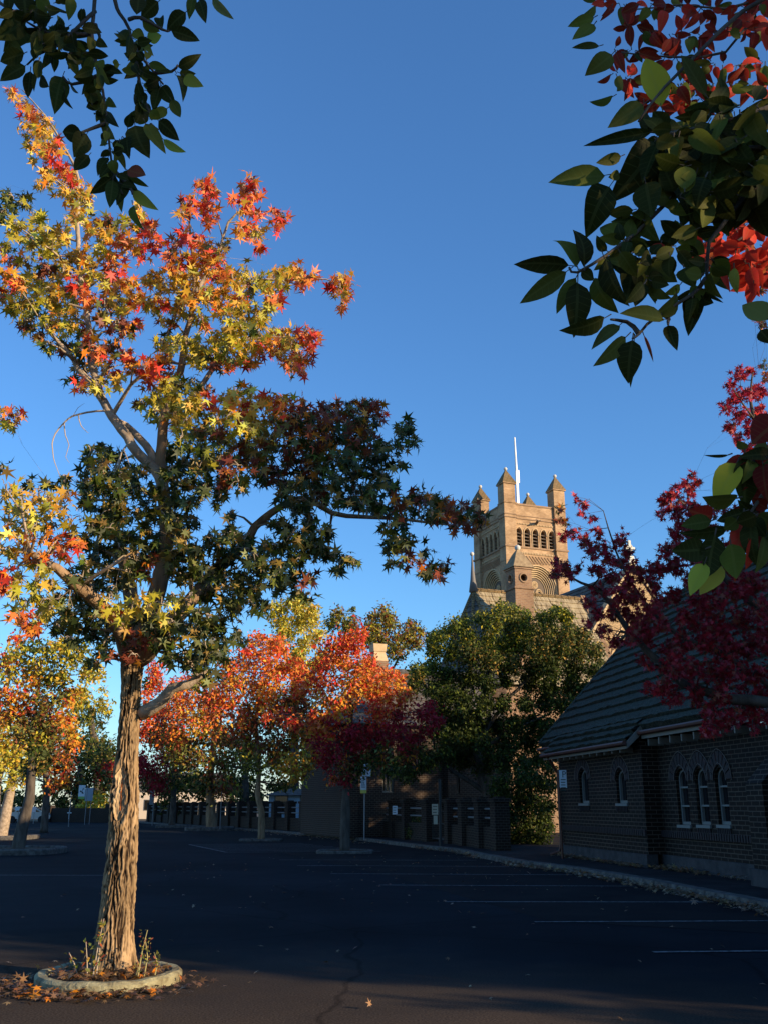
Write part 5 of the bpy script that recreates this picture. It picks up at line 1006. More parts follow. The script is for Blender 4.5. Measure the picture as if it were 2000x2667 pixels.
street('red_street_tree', 'tall orange red street tree with crooked trunk left of the hatched bay', [(681, 2195), (683, 2120), (672, 2070), (676, 2000), (668, 1900), (672, 1800)], 48, .14,
 [(560,1385,22,'k'),(590,1390,22,'k'),(530,1400,18,'r'),(575,1415,30,'k'),(610,1410,24,'k'),(540,1430,30,'k'),(505,1440,28,'k'),(640,1430,22,'k'),(575,1450,32,'k'),(615,1450,30,'k'),(650,1460,24,'k'),(480,1475,28,'k'),(515,1480,32,'o'),(555,1490,32,'o'),(595,1490,32,'o'),(635,1490,30,'k'),(665,1490,20,'k'),(460,1510,28,'r'),(495,1520,32,'k'),(535,1530,32,'o'),(580,1530,32,'o'),(620,1530,32,'b'),(655,1525,26,'b'),(470,1555,28,'k'),(510,1565,30,'k'),(550,1570,32,'b'),(590,1570,30,'t'),(630,1570,28,'b'),(530,1610,30,'t'),(570,1615,30,'t'),(610,1615,30,'b'),(490,1600,28,'b'),(650,1600,26,'a'),(675,1610,24,'a'),(700,1600,18,'a'),(545,1650,26,'s'),(590,1655,28,'t'),(630,1650,26,'a'),(665,1650,26,'t'),(690,1640,20,'o'),(650,1680,20,'a'),(610,1690,20,'G')],
 .22, 16, 2.2, 3, barkm='bark', limbs=[([(670, 1900), (640, 1820), (600, 1760)], .06), ([(672, 1850), (720, 1790), (760, 1740)], .05)])
street('red_street_tree', 'thick trunked street tree with low dark orange foliage in the pale raised kerb ring', [(552, 2165), (550, 2110), (548, 2050), (552, 1980), (560, 1900)], 67.5, .30,
 [(400,1480,24,'r'),(430,1470,24,'k'),(370,1510,24,'k'),(410,1510,28,'k'),(445,1510,26,'k'),(350,1545,26,'r'),(390,1550,30,'k'),(430,1550,30,'a'),(470,1540,26,'k'),(360,1590,28,'b'),(400,1595,30,'b'),(440,1595,30,'t'),(480,1590,30,'t'),(520,1600,28,'b'),(380,1635,28,'t'),(420,1640,30,'t'),(460,1640,30,'t'),(500,1645,30,'t'),(540,1640,26,'t'),(400,1675,26,'s'),(440,1680,26,'G'),(480,1685,26,'b'),(500,1700,20,'t')],
 .28, 10, 3, 3, barkm='bark', limbs=[([(552, 1960), (600, 1890), (640, 1860)], .1), ([(555, 1920), (510, 1860), (470, 1800)], .1)])
street('red_street_tree', 'dark thin trunked street tree farthest along the fence beside the near trunk', [(448, 2158), (452, 2100), (456, 2030), (460, 1950), (450, 1880)], 77, .22,
 [(330,1450,22,'r'),(345,1475,20,'r'),(315,1500,18,'r'),(325,1530,24,'k'),(355,1545,26,'r'),(320,1570,24,'r'),(350,1590,28,'k'),(385,1600,26,'b'),(320,1620,26,'c'),(355,1635,28,'c'),(390,1645,26,'b'),(330,1665,26,'c'),(365,1675,26,'G'),(400,1680,24,'G'),(345,1700,20,'c'),(310,1590,20,'r'),(310,1640,20,'c')],
 .30, 9, 3, 3)
# left pair
street('liquidambar_tree', 'green and orange street tree with dark leaning trunk in the left kerbed bed', [(45, 2225), (60, 2150), (78, 2080), (84, 2000), (88, 1920), (95, 1850)], 35.6, .19,
 [(30,1400,26,'y'),(60,1395,24,'g'),(90,1400,22,'g'),(120,1395,26,'y'),(150,1400,26,'y'),(15,1430,24,'k'),(50,1430,28,'y'),(90,1430,26,'y'),(130,1425,28,'s'),(170,1420,28,'y'),(200,1430,22,'s'),(210,1450,16,'y'),(20,1460,26,'y'),(60,1465,30,'a'),(100,1465,30,'s'),(140,1460,28,'y'),(180,1460,26,'y'),(10,1500,26,'k'),(50,1505,30,'o'),(90,1510,30,'t'),(130,1505,30,'t'),(165,1500,24,'a'),(20,1540,28,'o'),(60,1545,30,'b'),(100,1550,30,'t'),(140,1545,28,'o'),(155,1580,18,'a'),(50,1590,30,'t'),(90,1590,30,'t'),(130,1590,24,'t'),(110,1625,24,'G'),(75,1630,26,'G'),(130,1640,18,'b'),(60,1660,20,'G'),(100,1660,18,'G'),(140,1400,20,'g'),(40,1380,18,'k'),(70,1365,10,'k'),(185,1390,20,'s')],
 .19, 26, 1.7, 3, tpl=T_LANCE, limbs=[([(85, 1950), (50, 1880), (20, 1820)], .07), ([(90, 1900), (140, 1820), (180, 1760)], .06), ([(88, 1900), (100, 1800), (110, 1720)], .07)])
street('liquidambar_tree', 'yellow street tree with pale sunlit forked trunk at the left edge', [(0, 2200), (15, 2120), (28, 2060), (38, 1990), (42, 1930)], 50, .26,
 [(10,1620,26,'l'),(40,1625,24,'y'),(65,1640,20,'y'),(15,1650,26,'l'),(50,1660,24,'l'),(75,1665,14,'y'),(0,1590,24,'a'),(35,1590,26,'a'),(10,1560,26,'a'),(50,1560,24,'a'),(20,1690,16,'y'),(-25,1600,30,'y'),(-25,1650,26,'y'),(-40,1560,30,'a')],
 .24, 18, 2, 3, barkm='palebark', limbs=[([(5, 2160), (-5, 2080), (5, 2010), (20, 1960)], .2)])
street('liquidambar_tree', 'orange and dark maroon tree behind the leaning trunk at left', [(118, 2140), (122, 2080), (120, 2000), (115, 1930)], 62, .2,
 [(95,1560,26,'o'),(130,1570,28,'a'),(155,1600,20,'o'),(85,1610,26,'b'),(120,1620,28,'b'),(140,1650,22,'b'),(100,1655,26,'b'),(75,1650,20,'o'),(60,1690,16,'b'),(110,1690,20,'b'),(135,1690,14,'o'),(155,1565,16,'a')], .26, 13, 2, 3)
# far background
street('stone_pine', 'tall rounded pale green tree against the sky at the far left end of the street', [(262, 2120), (258, 2050), (250, 1960), (240, 1890), (235, 1840)], 125, .6,
 [(170,1500,18,'y'),(190,1498,18,'y'),(210,1505,20,'y'),(180,1520,22,'y'),(215,1525,20,'y'),(230,1540,14,'g'),(195,1545,22,'g'),(160,1530,20,'y'),(175,1560,20,'g'),(215,1565,18,'G'),(200,1590,22,'G'),(230,1590,18,'G'),(180,1610,22,'G'),(215,1620,22,'G'),(240,1610,20,'G')], .55, 2.6, 6, 3, limbs=[([(238, 1850), (215, 1820), (195, 1800)], .2)], group='background trees', up=1)
street('background_tree', 'dark shrubby tree mass behind the picture sign at the far street end', [(200, 2130), (205, 2060), (210, 2000)], 112, .5,
 [(150,1610,24,'G'),(190,1640,28,'G'),(225,1650,26,'s'),(150,1650,26,'G'),(190,1680,26,'G'),(230,1690,24,'G'),(150,1690,24,'b'),(120,1700,22,'b'),(170,1720,22,'G'),(200,1725,20,'y'),(225,1735,14,'y'),(175,1750,16,'l'),(205,1755,16,'l'),(225,1760,14,'y'),(140,1740,20,'G'),(245,1670,24,'c'),(265,1700,22,'c'),(90,1730,18,'G'),(60,1735,18,'G'),(30,1730,18,'G'),(5,1720,18,'G'),(240,1630,22,'G')], .5, 3.4, 5, 3, group='background trees', cov=4.2)
street('background_tree', 'dense green tree mass behind the fence under the red crowns', [(640, 2140), (640, 2060), (640, 1990)], 88, .4,
 [(300,1650,24,'c'),(330,1690,26,'G'),(370,1700,28,'G'),(410,1690,28,'G'),(450,1710,26,'G'),(490,1700,28,'G'),(530,1700,28,'G'),(570,1690,28,'G'),(560,1725,24,'G'),(610,1700,28,'G'),(650,1710,26,'G'),(690,1690,28,'G'),(720,1650,28,'G'),(700,1620,28,'G'),(340,1600,28,'G'),(400,1610,28,'G'),(470,1600,28,'G'),(540,1620,28,'G'),(620,1620,28,'G'),(680,1580,28,'G'),(320,1540,24,'g'),(320,1480,18,'g'),(600,1740,18,'G'),(510,1740,16,'G')], .42, 6.0, 4, 3, group='background trees', cov=4.2)
street('yellow_tree', 'tall bright yellow green tree behind the red street trees', [(765, 2130), (768, 2000), (770, 1850), (772, 1750)], 78, .35,
 [(600,1310,18,'l'),(625,1300,18,'l'),(650,1305,20,'l'),(675,1315,18,'l'),(610,1335,24,'y'),(645,1335,26,'l'),(680,1345,20,'l'),(595,1360,22,'y'),(625,1370,24,'y'),(660,1375,22,'l'),(685,1375,16,'l'),(610,1395,20,'y'),(650,1405,20,'l'),(670,1430,20,'y'),(690,1410,16,'y'),(655,1450,20,'y'),(675,1470,18,'y'),(640,1430,20,'y'),(585,1330,14,'y')], .30, 9, 3, 3, limbs=[([(770, 1800), (745, 1700), (735, 1640)], .12), ([(771, 1790), (790, 1700), (800, 1640)], .1)], group='background trees', cov=4.2)
street('olive_tree', 'brown olive tree against the sky left of the church roof', [(1010, 2130), (1010, 1950), (1005, 1820), (1000, 1760)], 82, .35,
 [(725,1325,14,'t'),(755,1325,16,'s'),(740,1345,20,'s'),(715,1350,16,'s'),(770,1350,18,'t'),(800,1325,18,'t'),(825,1325,18,'t'),(850,1335,18,'t'),(810,1350,24,'t'),(845,1360,24,'t'),(880,1350,18,'t'),(905,1365,16,'t'),(870,1380,22,'t'),(830,1385,24,'t'),(795,1380,22,'s'),(895,1390,20,'t'),(855,1405,22,'t'),(760,1380,20,'s'),(720,1390,20,'G'),(700,1430,20,'G'),(820,1410,20,'t'),(930,1380,12,'t')], .30, 7.5, 3, 3, limbs=[([(1003, 1790), (990, 1690), (985, 1630)], .15), ([(1003, 1780), (1050, 1690), (1080, 1640)], .12)], group='background trees', cov=4.2)
# evergreen before the church
ev_c = [(975,1355,18,'g'),(1000,1350,18,'g'),(960,1375,22,'g'),(1040,1335,18,'s'),(1080,1320,18,'s'),(1110,1325,20,'s'),(1135,1335,18,'g'),(1065,1350,24,'s'),(1100,1355,26,'s'),(1140,1360,24,'g'),(1175,1340,20,'g'),(1200,1325,18,'g'),(1225,1335,18,'g'),(1185,1365,26,'G'),(1225,1365,26,'G'),(1255,1375,20,'G'),(1010,1380,24,'g'),(1045,1385,26,'g'),(1085,1390,28,'g'),(1125,1395,28,'g'),(1165,1400,28,'G'),(1210,1400,28,'G'),(1250,1405,26,'G'),(1285,1410,20,'G'),(935,1385,18,'g'),(940,1410,20,'g'),(975,1410,24,'g'),(1015,1420,28,'G'),(1060,1430,28,'G'),(1105,1435,26,'G'),(1150,1440,28,'G'),(1195,1440,28,'E'),(1240,1445,26,'E'),(1280,1445,20,'E'),(1300,1430,10,'G'),(900,1450,20,'g'),(930,1450,22,'g'),(965,1455,26,'E'),(1010,1465,26,'E'),(1050,1470,22,'E'),(1140,1475,24,'E'),(1185,1480,26,'E'),(1230,1485,26,'E'),(1265,1490,22,'E'),(1215,1525,24,'E'),(1250,1520,20,'E'),(1180,1520,24,'E'),(1090,1470,16,'E'),(895,1475,20,'G'),(930,1490,24,'E'),(965,1500,26,'E'),(1000,1510,26,'E'),(1040,1520,24,'E'),(1085,1520,20,'E'),(1130,1520,20,'E'),(950,1540,26,'E'),(990,1550,28,'E'),(1030,1560,28,'E'),(1070,1570,26,'E'),(1110,1565,26,'E'),(1150,1560,26,'E'),(1190,1565,22,'E'),(930,1575,26,'E'),(970,1590,28,'E'),(1010,1600,28,'E'),(1050,1610,28,'E'),(1095,1610,28,'E'),(1140,1605,26,'E'),(1175,1600,22,'E'),(960,1630,24,'E'),(1000,1640,26,'E'),(1045,1645,26,'E'),(1090,1650,26,'E'),(1130,1645,24,'E'),(890,1610,24,'E'),(920,1640,24,'E'),(870,1640,20,'E'),(880,1670,18,'E'),(1165,1640,18,'E')]
street('evergreen_tree', 'broad dense olive green evergreen with leaning trunk in front of the church', [(1310, 2200), (1290, 2120), (1262, 2040), (1240, 1950), (1230, 1850)], 43.5, .3, ev_c, .16, 30, 2.1, 3,
 limbs=[([(1275, 2070), (1230, 2040), (1180, 2010), (1130, 1960)], .14), ([(1240, 1950), (1300, 1850), (1380, 1760), (1440, 1700)], .12), ([(1235, 1900), (1200, 1780), (1190, 1680)], .1), ([(1245, 1960), (1330, 1900), (1430, 1860)], .1), ([(1235, 1880), (1270, 1760), (1290, 1660)], .1)], group='evergreens', spread=.42, cov=6)
street('added_gap_shrub', 'tall dark evergreen shrub added to darken the gap between the fence end and the hall', [(1345, 2215), (1348, 2150), (1350, 2080), (1350, 2000)], 41, .1,  # added dark mass standing in for the deep shade of this gap
 [(1085,1700,26,'E'),(1120,1690,26,'E'),(1155,1690,26,'E'),(1185,1690,22,'E'),(1090,1735,26,'E'),(1125,1730,26,'E'),(1160,1735,26,'E'),(1095,1775,26,'E'),(1130,1775,26,'E'),(1165,1775,24,'E'),(1100,1815,22,'E'),(1135,1815,24,'E'),(1165,1810,20,'E'),(1185,1740,18,'E'),(1185,1780,16,'E'),(1190,1660,16,'E')], .16, 30, 1.2, 3, group='evergreens', cov=5, cat='shrub')
# shrubs and yellow flowers inside the gate
street('garden_shrub', 'grey green leafy shrub inside the fence gateway', [(1085, 2190), (1086, 2170), (1087, 2150)], 45.5, .04, [(900,1770,12,'G'),(905,1790,14,'G'),(890,1795,12,'G'),(915,1805,10,'G')], .1, 60, .3, 2, group=None, cat='shrub')
street('flowering_shrub', 'small clump of bright yellow flowers inside the fence gateway', [(1112, 2188), (1113, 2180), (1113, 2172)], 44.2, .02, [(918,1800,4,'l'),(925,1801,4,'l'),(930,1803,3,'l'),(922,1808,5,'G'),(928,1808,4,'G')], .08, 220, .15, 2, group=None, cat='flowers')

# ------------------------------------------------------------------ red maple at the right, branches reaching over
MD = 13.5
mp = Tree('maple_tree', 'dark crimson maple reaching in from the right in front of the hall roof', 'tree', Vector((6.9, 14.0, .12)))
mp.trunk([(6.9, 14, .1), (6.8, 13.9, 1.2), (6.7, 13.8, 2.4), (6.75, 13.7, 3.4)], [.2, .17, .16, .14], M['bark2'])
P_ = lambda *l: [at(x, y, MD + (q[0] if q else 0)) for x, y, *q in l]
mp.limb([Vector((6.7, 13.8, 2.2))] + P_((2080, 1850), (2000, 1831), (1897, 1818), (1784, 1781), (1725, 1736), (1644, 1646), (1590, 1569), (1540, 1530), (1480, 1505), (1430, 1490)), [.11, .09, .085, .075, .065, .055, .045, .035, .025, .015, .006], 8, .02)
mp.limb([Vector((6.72, 13.8, 2.8))] + P_((2070, 1830), (2000, 1777), (1942, 1745), (1852, 1686), (1775, 1659), (1700, 1600), (1650, 1520), (1600, 1430), (1570, 1330)), [.1, .08, .07, .06, .045, .035, .028, .02, .014, .006], 8, .02)
mp.limb([Vector((6.75, 13.7, 3.2))] + P_((2060, 1700), (2000, 1600), (1900, 1520), (1820, 1430), (1790, 1330), (1790, 1250)), [.12, .09, .07, .05, .035, .02, .008], 8, .02)
mp.limb([Vector((6.75, 13.7, 3.3))] + P_((2080, 1500), (2040, 1300), (1980, 1150), (1950, 1040), (1960, 960)), [.12, .09, .06, .04, .02, .008], 8, .02)
mc = [(1330,1385,16,'c'),(1365,1375,20,'c'),(1400,1360,22,'c'),(1375,1350,20,'c'),(1300,1360,14,'c'),(1390,1420,14,'c'),(1450,1420,20,'c'),(1400,1440,10,'p'),(1245,1075,8,'c'),(1260,1090,9,'c'),(1255,1110,8,'p'),(1275,1120,9,'c'),(1290,1150,12,'c'),(1265,1165,14,'c'),(1240,1150,14,'c'),(1215,1125,12,'b'),(1205,1100,8,'b'),(1215,1160,10,'c'),(1300,1180,16,'c'),(1275,1195,18,'c'),(1310,1210,18,'p'),(1335,1175,12,'c'),(1345,1160,10,'c'),(1355,1190,14,'c'),(1340,1215,16,'c'),(1290,1230,18,'c'),(1320,1245,20,'c'),(1365,1225,16,'c'),(1220,1230,16,'c'),(1205,1215,12,'p'),(1235,1240,14,'c'),(1200,1240,10,'c'),(1250,1225,8,'c'),(1355,1255,20,'c'),(1385,1240,18,'c'),(1410,1235,18,'c'),(1300,1275,18,'c'),(1335,1285,22,'c'),(1375,1285,22,'c'),(1415,1270,20,'c'),(1275,1300,14,'c'),(1290,1330,16,'c'),(1320,1320,18,'c'),(1355,1325,20,'c'),(1395,1320,22,'c'),(1270,1350,10,'c'),(1430,1300,22,'c'),(1460,1290,20,'c'),
 (1435,1085,16,'c'),(1450,1070,16,'p'),(1470,1085,16,'c'),(1490,1060,14,'p'),(1480,1045,14,'p'),(1505,1040,10,'c'),(1495,1025,8,'c'),(1430,1110,12,'c'),(1460,1110,18,'c'),(1495,1095,16,'c'),(1480,1130,20,'c'),(1510,1120,18,'c'),(1455,1155,18,'c'),(1490,1160,22,'c'),(1440,1190,20,'c'),(1475,1190,22,'c'),(1430,1225,18,'c'),(1460,1225,22,'c'),(1500,1210,24,'c'),(1540,1180,24,'c'),(1570,1220,26,'c'),(1490,1255,24,'c'),(1530,1250,26,'c'),(1500,1300,24,'c'),(1540,1300,28,'c'),(1585,1280,28,'c'),(1625,1260,28,'c'),(1470,1335,22,'c'),(1430,1350,18,'c'),(1510,1345,26,'c'),(1555,1350,28,'c'),(1600,1340,30,'c'),(1640,1320,28,'c'),(1400,1385,14,'c'),(1440,1400,16,'c'),(1480,1390,24,'c'),(1525,1395,26,'c'),(1570,1400,28,'c'),(1615,1395,28,'c'),(1645,1380,26,'c'),(1430,1440,16,'c'),(1400,1490,16,'p'),(1425,1485,20,'c'),(1465,1450,22,'c'),(1455,1500,20,'c'),(1500,1450,24,'c'),(1540,1450,24,'c'),(1585,1455,26,'c'),(1630,1450,26,'c'),(1500,1500,20,'c'),(1550,1500,24,'c'),(1600,1505,26,'c'),(1640,1500,24,'c'),(1540,1545,20,'c'),(1530,1580,16,'p'),(1580,1550,22,'c'),(1620,1550,22,'c'),(1545,1565,18,'c'),(1650,1550,16,'c'),
 (1575,830,12,'p'),(1595,810,16,'p'),(1620,800,12,'p'),(1580,860,16,'p'),(1610,850,18,'p'),(1640,850,20,'p'),(1655,810,12,'b'),(1645,790,8,'b'),(1565,880,14,'p'),(1600,890,18,'p'),(1635,890,20,'p'),(1580,920,16,'c'),(1615,930,18,'p'),(1650,930,20,'p'),(1590,950,12,'c'),(1640,620,12,'b'),(1655,600,10,'b'),(1645,700,12,'b'),(1655,730,10,'b'),(1620,970,16,'c'),(1600,1010,16,'c'),(1560,1060,16,'c'),(1540,1100,18,'c'),(1580,1110,20,'c'),(1530,1140,16,'c'),(1620,1050,24,'c'),(1650,1000,24,'c'),(1620,1120,26,'c'),(1600,1170,26,'c'),(1640,1190,26,'c')]
mp.AREA = .42
mp.clumps(mc, MD, .9, 3.3, 3, .088, spread=.33)
mp.finish(T_STAR, .090, M['leaf'], M['bark2'], .2, .35)

# ------------------------------------------------------------------ overhanging broad leaved branches close to the camera
def bigtree(name, label, base): return Tree(name, label, 'tree', base, 'overhanging broad leaved trees')
def hero(t, lst, crop, sc, D, dj, keys=None, key='G'):
    """leaves given base and tip on a crop of the photo"""
    x0, y0 = crop; Pp = []; Fr = []; Sz = []; Wd = []; Cl = []
    for it in lst:
        bx, by, tx, ty, wpx = it[:5]; ck = it[5] if len(it) > 5 else key; off = rng.uniform(-dj, dj) + (it[6] if len(it) > 6 else 0)
        a = at(x0 + bx * sc, y0 + by * sc, D + off); b_ = at(x0 + tx * sc, y0 + ty * sc, D + off + rng.uniform(-.03, .03))
        y = (b_ - a); ln = y.length; y.normalize(); z = -(a - Vector((0, 0, EYE))).normalized() + Vector(rng.normal(size=3) * .32); z = (z - y * z.dot(y)).normalized(); x = y.cross(z)
        Pp.append(a - t.base); Fr.append(np.array([x, y, z]).T); Sz.append(ln); Wd.append(max(.12, wpx * sc * D / F / ln * 1.3)); Cl.append(pick(ck, 1)[0] if ck in MIX else C[ck])
    return Pp, Fr, Sz, Wd, Cl
C['G'] = np.array([.034, .040, .007]); C['g'] = np.array([.08, .09, .014]); MIX['H'] = 'GGGG'; MIX['G'] = 'GGGGGu'; C['u'] = np.array([.11, .12, .018]); C['x'] = np.array([.42, .42, .06]); C['z'] = np.array([.48, .035, .018]); C['q'] = np.array([.22, .02, .010]); MIX['u'] = 'uuuGg'; MIX['x'] = 'xxx'; MIX['z'] = 'zzr'; MIX['q'] = 'qqqzu'  # x: brighter yellow-green painted on leaves that catch the light
def addw(t, twigs, per, crop, sc, D, dj, key, lpx, wr=.55, hangdir=(0, 1)):
    out = []
    for pts in twigs:
        n = len(pts)
        for i in range(n - 1):
            for k in range(per):
                f_ = random.random(); bx = pts[i][0] + (pts[i + 1][0] - pts[i][0]) * f_; by = pts[i][1] + (pts[i + 1][1] - pts[i][1]) * f_
                a = random.uniform(0, 2 * math.pi); l = lpx * random.uniform(.7, 1.15); vx, vy = math.cos(a) + hangdir[0] * .6, math.sin(a) + hangdir[1] * .6; q = math.hypot(vx, vy) + 1e-6; fs = random.uniform(.55, 1)
                bx += vx / q * l * .15; by += vy / q * l * .15
                out.append((bx, by, bx + vx / q * l * fs, by + vy / q * l * fs, l * wr, random.choice(key), random.uniform(-dj, dj)))
    return out
def twig(t, pts, crop, sc, D, r):
    x0, y0 = crop; P3 = [at(x0 + x * sc, y0 + y * sc, D + random.uniform(-.03, .03)) for x, y in pts]; t.limb(P3, [r * (1 - .6 * i / (len(pts) - 1)) for i in range(len(pts))], 6, .003)
def petioles(t, res):
    mb = t.mb
    for p, fr, s_ in zip(res[0], res[1], res[2]):
        y = Vector(fr[:, 1]); p = Vector(p); mb.tube([p - y * s_ * .14 + Vector((0, 0, .003)), p + y * s_ * .05], [.0022, .0015], 4, cap=False)
rt = bigtree('tupelo_tree', 'overhanging branches at right with big oval green and red leaves close to the camera', Vector((3.9, .6, 0)))
rt.trunk([(3.9, .6, 0), (3.85, .65, 1.5), (3.7, .8, 3), (3.5, 1.0, 4.6)], [.2, .17, .15, .11], M['bark2'])
cr1, sc1, Dr = (1300, 0), .4522, 2.7
T1 = [[(1700, 700), (1548, 900), (1365, 1190), (1210, 1400), (1190, 1600), (1100, 1700), (920, 1810), (800, 1920), (765, 1950)], [(1600, 600), (1300, 700), (1000, 760), (900, 770)], [(1500, 850), (1100, 900), (980, 1150), (780, 1340), (620, 1470), (450, 1570), (400, 1540)], [(1650, -60), (1400, 60), (1150, 300), (950, 500), (800, 700)], [(1190, 1600), (1140, 1670), (1125, 1690)], [(920, 1810), (970, 1830), (970, 1870)], [(800, 1920), (730, 1850), (640, 1840)]]
for p in T1: twig(rt, p, cr1, sc1, Dr, .009)
rt.limb([Vector((3.6, .9, 3.6)), Vector((2.6, 1.7, 3.9)), at(2060, 320, Dr)], [.06, .04, .02], 7, .02)
rt.limb([Vector((3.6, .9, 4.2)), Vector((2.8, 1.7, 4.6)), at(2046, -30, Dr)], [.06, .04, .02], 7, .02)
hr = [(610,1010,290,1042,130,'u'),(640,1065,465,1282,190,'G'),(400,1530,97,1472,110,'G'),(385,1565,103,1740,110,'G'),(440,1600,312,1812,85,'u'),(450,1620,440,1925,150,'G'),(470,1560,545,1610,75,'G'),(445,1530,385,1330,100,'u'),(490,1530,490,1285,100,'G'),(610,1830,372,1942,105,'u'),(695,1870,535,1985,75,'b'),(730,1940,545,2098,95,'u'),(765,1955,722,2198,140,'G'),(775,1960,760,2190,60,'u'),(970,1870,1000,2010,78,'G'),(1125,1690,1155,1905,118,'G'),(1170,1680,1302,1722,28,'G'),(830,1930,895,2085,18,'b'),(700,1370,575,1280,110,'G'),(600,1480,700,1745,150,'G'),(780,1470,740,1720,130,'G'),(810,1500,915,1720,120,'u'),(870,1520,990,1640,120,'u'),(950,1840,700,1790,110,'G'),(910,1810,1090,1690,110,'u'),(540,1600,645,1810,120,'u'),(880,760,488,832,75,'G'),(830,600,630,735,120,'u'),(930,610,850,318,175,'g'),(1190,550,1025,308,95,'g'),(900,800,740,1140,240,'G'),(575,265,415,290,58,'u'),(545,100,400,155,72,'u'),(545,140,440,252,85,'u'),(655,555,525,610,75,'u'),(650,310,515,435,120,'u'),(770,1210,625,1220,90,'u'),(700,900,552,940,70,'u'),(690,1000,625,1030,60,'u'),(840,1050,880,1240,170,'G'),(960,1000,1000,1170,110,'u'),(1000,1330,960,1450,110,'u'),(1050,1300,1110,1440,120,'u'),(930,1400,890,1480,80,'q'),(800,1200,850,1400,130,'u'),(1060,1540,1100,1650,110,'u'),(1230,1500,1330,1600,120,'u'),(1240,1560,1200,1670,80,'u'),(1350,1540,1360,1690,60,'x'),(1280,1560,1290,1670,40,'z'),(1548,1840,1425,1720,130,'g'),(1040,1640,960,1710,70,'x'),(850,1200,700,1330,90,'u'),(1100,1450,1010,1440,90,'u'),(1500,1900,1560,1980,80,'G')]
rnd = addw(rt, [[(1600, 560), (1400, 620), (1200, 680), (1000, 760), (850, 800)], [(1600, 900), (1400, 950), (1250, 1000), (1100, 950), (980, 1000)], [(1550, 750), (1350, 800), (1150, 820)], [(1500, 1100), (1300, 1150), (1150, 1100), (1000, 1150)], [(1600, 700), (1550, 1000), (1450, 1150)]], 14, cr1, sc1, Dr, .12, 'GGGuG', 235, .47)
rnd += addw(rt, [[(1210, 1400), (1190, 1600), (1100, 1700)], [(980, 1150), (780, 1340), (620, 1470)], [(780, 1450), (900, 1500), (1050, 1400), (1200, 1280)], [(880, 1650), (800, 1550), (720, 1400)]], 9, cr1, sc1, Dr, .08, 'GGu', 165, .47)
res = hero(rt, hr + rnd, cr1, sc1, Dr, .04); petioles(rt, res)
red = addw(rt, [[(1600, -20), (1300, 60), (1050, 40), (800, 20), (560, 20)], [(1560, 150), (1300, 180), (1000, 200), (700, 150)], [(1560, 350), (1350, 380), (1100, 350), (850, 300), (650, 280)], [(1560, 500), (1300, 480), (1000, 480), (760, 460), (660, 420)], [(1200, 560), (1000, 600), (780, 560)]], 14, cr1, sc1, Dr + .5, .2, 'qqqqqqqzu', 135, .42)
red += addw(rt, [[(1600, 120), (1450, 130), (1350, 160)]], 6, cr1, sc1, Dr + .3, .1, 'z', 150, .5)
red += addw(rt, [[(1600, 1250), (1450, 1280), (1350, 1330)], [(1600, 1400), (1450, 1420), (1320, 1450), (1200, 1420)], [(1550, 1550), (1450, 1520), (1380, 1500)], [(1200, 1350), (1180, 1450)], [(1500, 1600), (1450, 1620)]], 12, cr1, sc1, Dr + .7, .15, 'zzzrz', 140, .48)
for p in ([(1700, 1150), (1500, 1300), (1350, 1400), (1180, 1440)], [(1700, 1500), (1500, 1520), (1380, 1500)], [(1650, -40), (1300, 50), (1050, 30), (700, 60)], [(1500, 20), (1300, 300), (1000, 330), (700, 300)]): twig(rt, p, cr1, sc1, Dr + .55, .007)
res2 = hero(rt, red, cr1, sc1, Dr + .55, .05); petioles(rt, res2)
cr2, sc2, Dl = (1400, 900), .4522, 2.1
hr2 = [(1150,670,1000,900,140,'g'),(1190,640,1175,935,140,'G'),(1210,690,1240,920,60,'g'),(1150,880,955,895,130,'q'),(1010,990,880,960,110,'q'),(1000,1010,822,1040,90,'g'),(1190,960,990,1020,70,'G'),(1100,1050,826,1110,70,'G'),(970,1170,783,1200,125,'u'),(1020,1090,960,1330,150,'G'),(960,1250,882,1442,95,'x'),(1050,1260,975,1450,105,'x'),(1110,1140,1150,1345,130,'u'),(1180,990,1125,1312,95,'z'),(1225,1000,1220,1270,100,'G'),(1240,1100,1215,1292,60,'z'),(1310,1100,1275,1290,80,'u'),(1190,600,1160,540,60,'G'),(1330,590,1218,620,110,'g'),(1400,420,1225,560,190,'q'),(1100,630,955,645,18,'G'),(1300,1000,1330,1200,110,'q'),(1250,680,1300,900,120,'u'),(1330,800,1250,980,120,'q'),(1260,980,1420,1040,100,'u'),(1150,1000,1080,1060,80,'u'),(1380,640,1330,830,120,'G'),(1350,1050,1370,1300,90,'G'),(1260,620,1400,700,120,'q')]
rnd2 = addw(rt, [[(1440, 600), (1330, 640), (1220, 630)], [(1440, 900), (1330, 960), (1200, 980)]], 7, cr2, sc2, Dl, .08, 'GqGq', 220, .42)
for p in ([(1700, 500), (1450, 580), (1220, 625)], [(1700, 600), (1400, 740), (1300, 860), (1220, 970)], [(1500, 560), (1600, 200)]): twig(rt, p, cr2, sc2, Dl, .008)
rt.limb([Vector((3.7, .8, 2.6)), Vector((2.4, 1.2, 2.9)), at(1400 + 1700 * .4522, 1126, Dl)], [.05, .03, .012], 6, .02)
res3 = hero(rt, hr2 + rnd2, cr2, sc2, Dl, .03); petioles(rt, res3)
rr_ = [sum((list(q) for q in z), []) for z in zip(res, res2, res3)]
rt.mb.build('branches', M['bark2'], rt.root, smooth=True)
leaf_mesh('leaves', T_OV, np.array(rr_[0]), np.array(rr_[1]), np.array(rr_[2]), np.array(rr_[4]), M['bigleaf'], rt.root, wid=np.array(rr_[3]), uv=True)
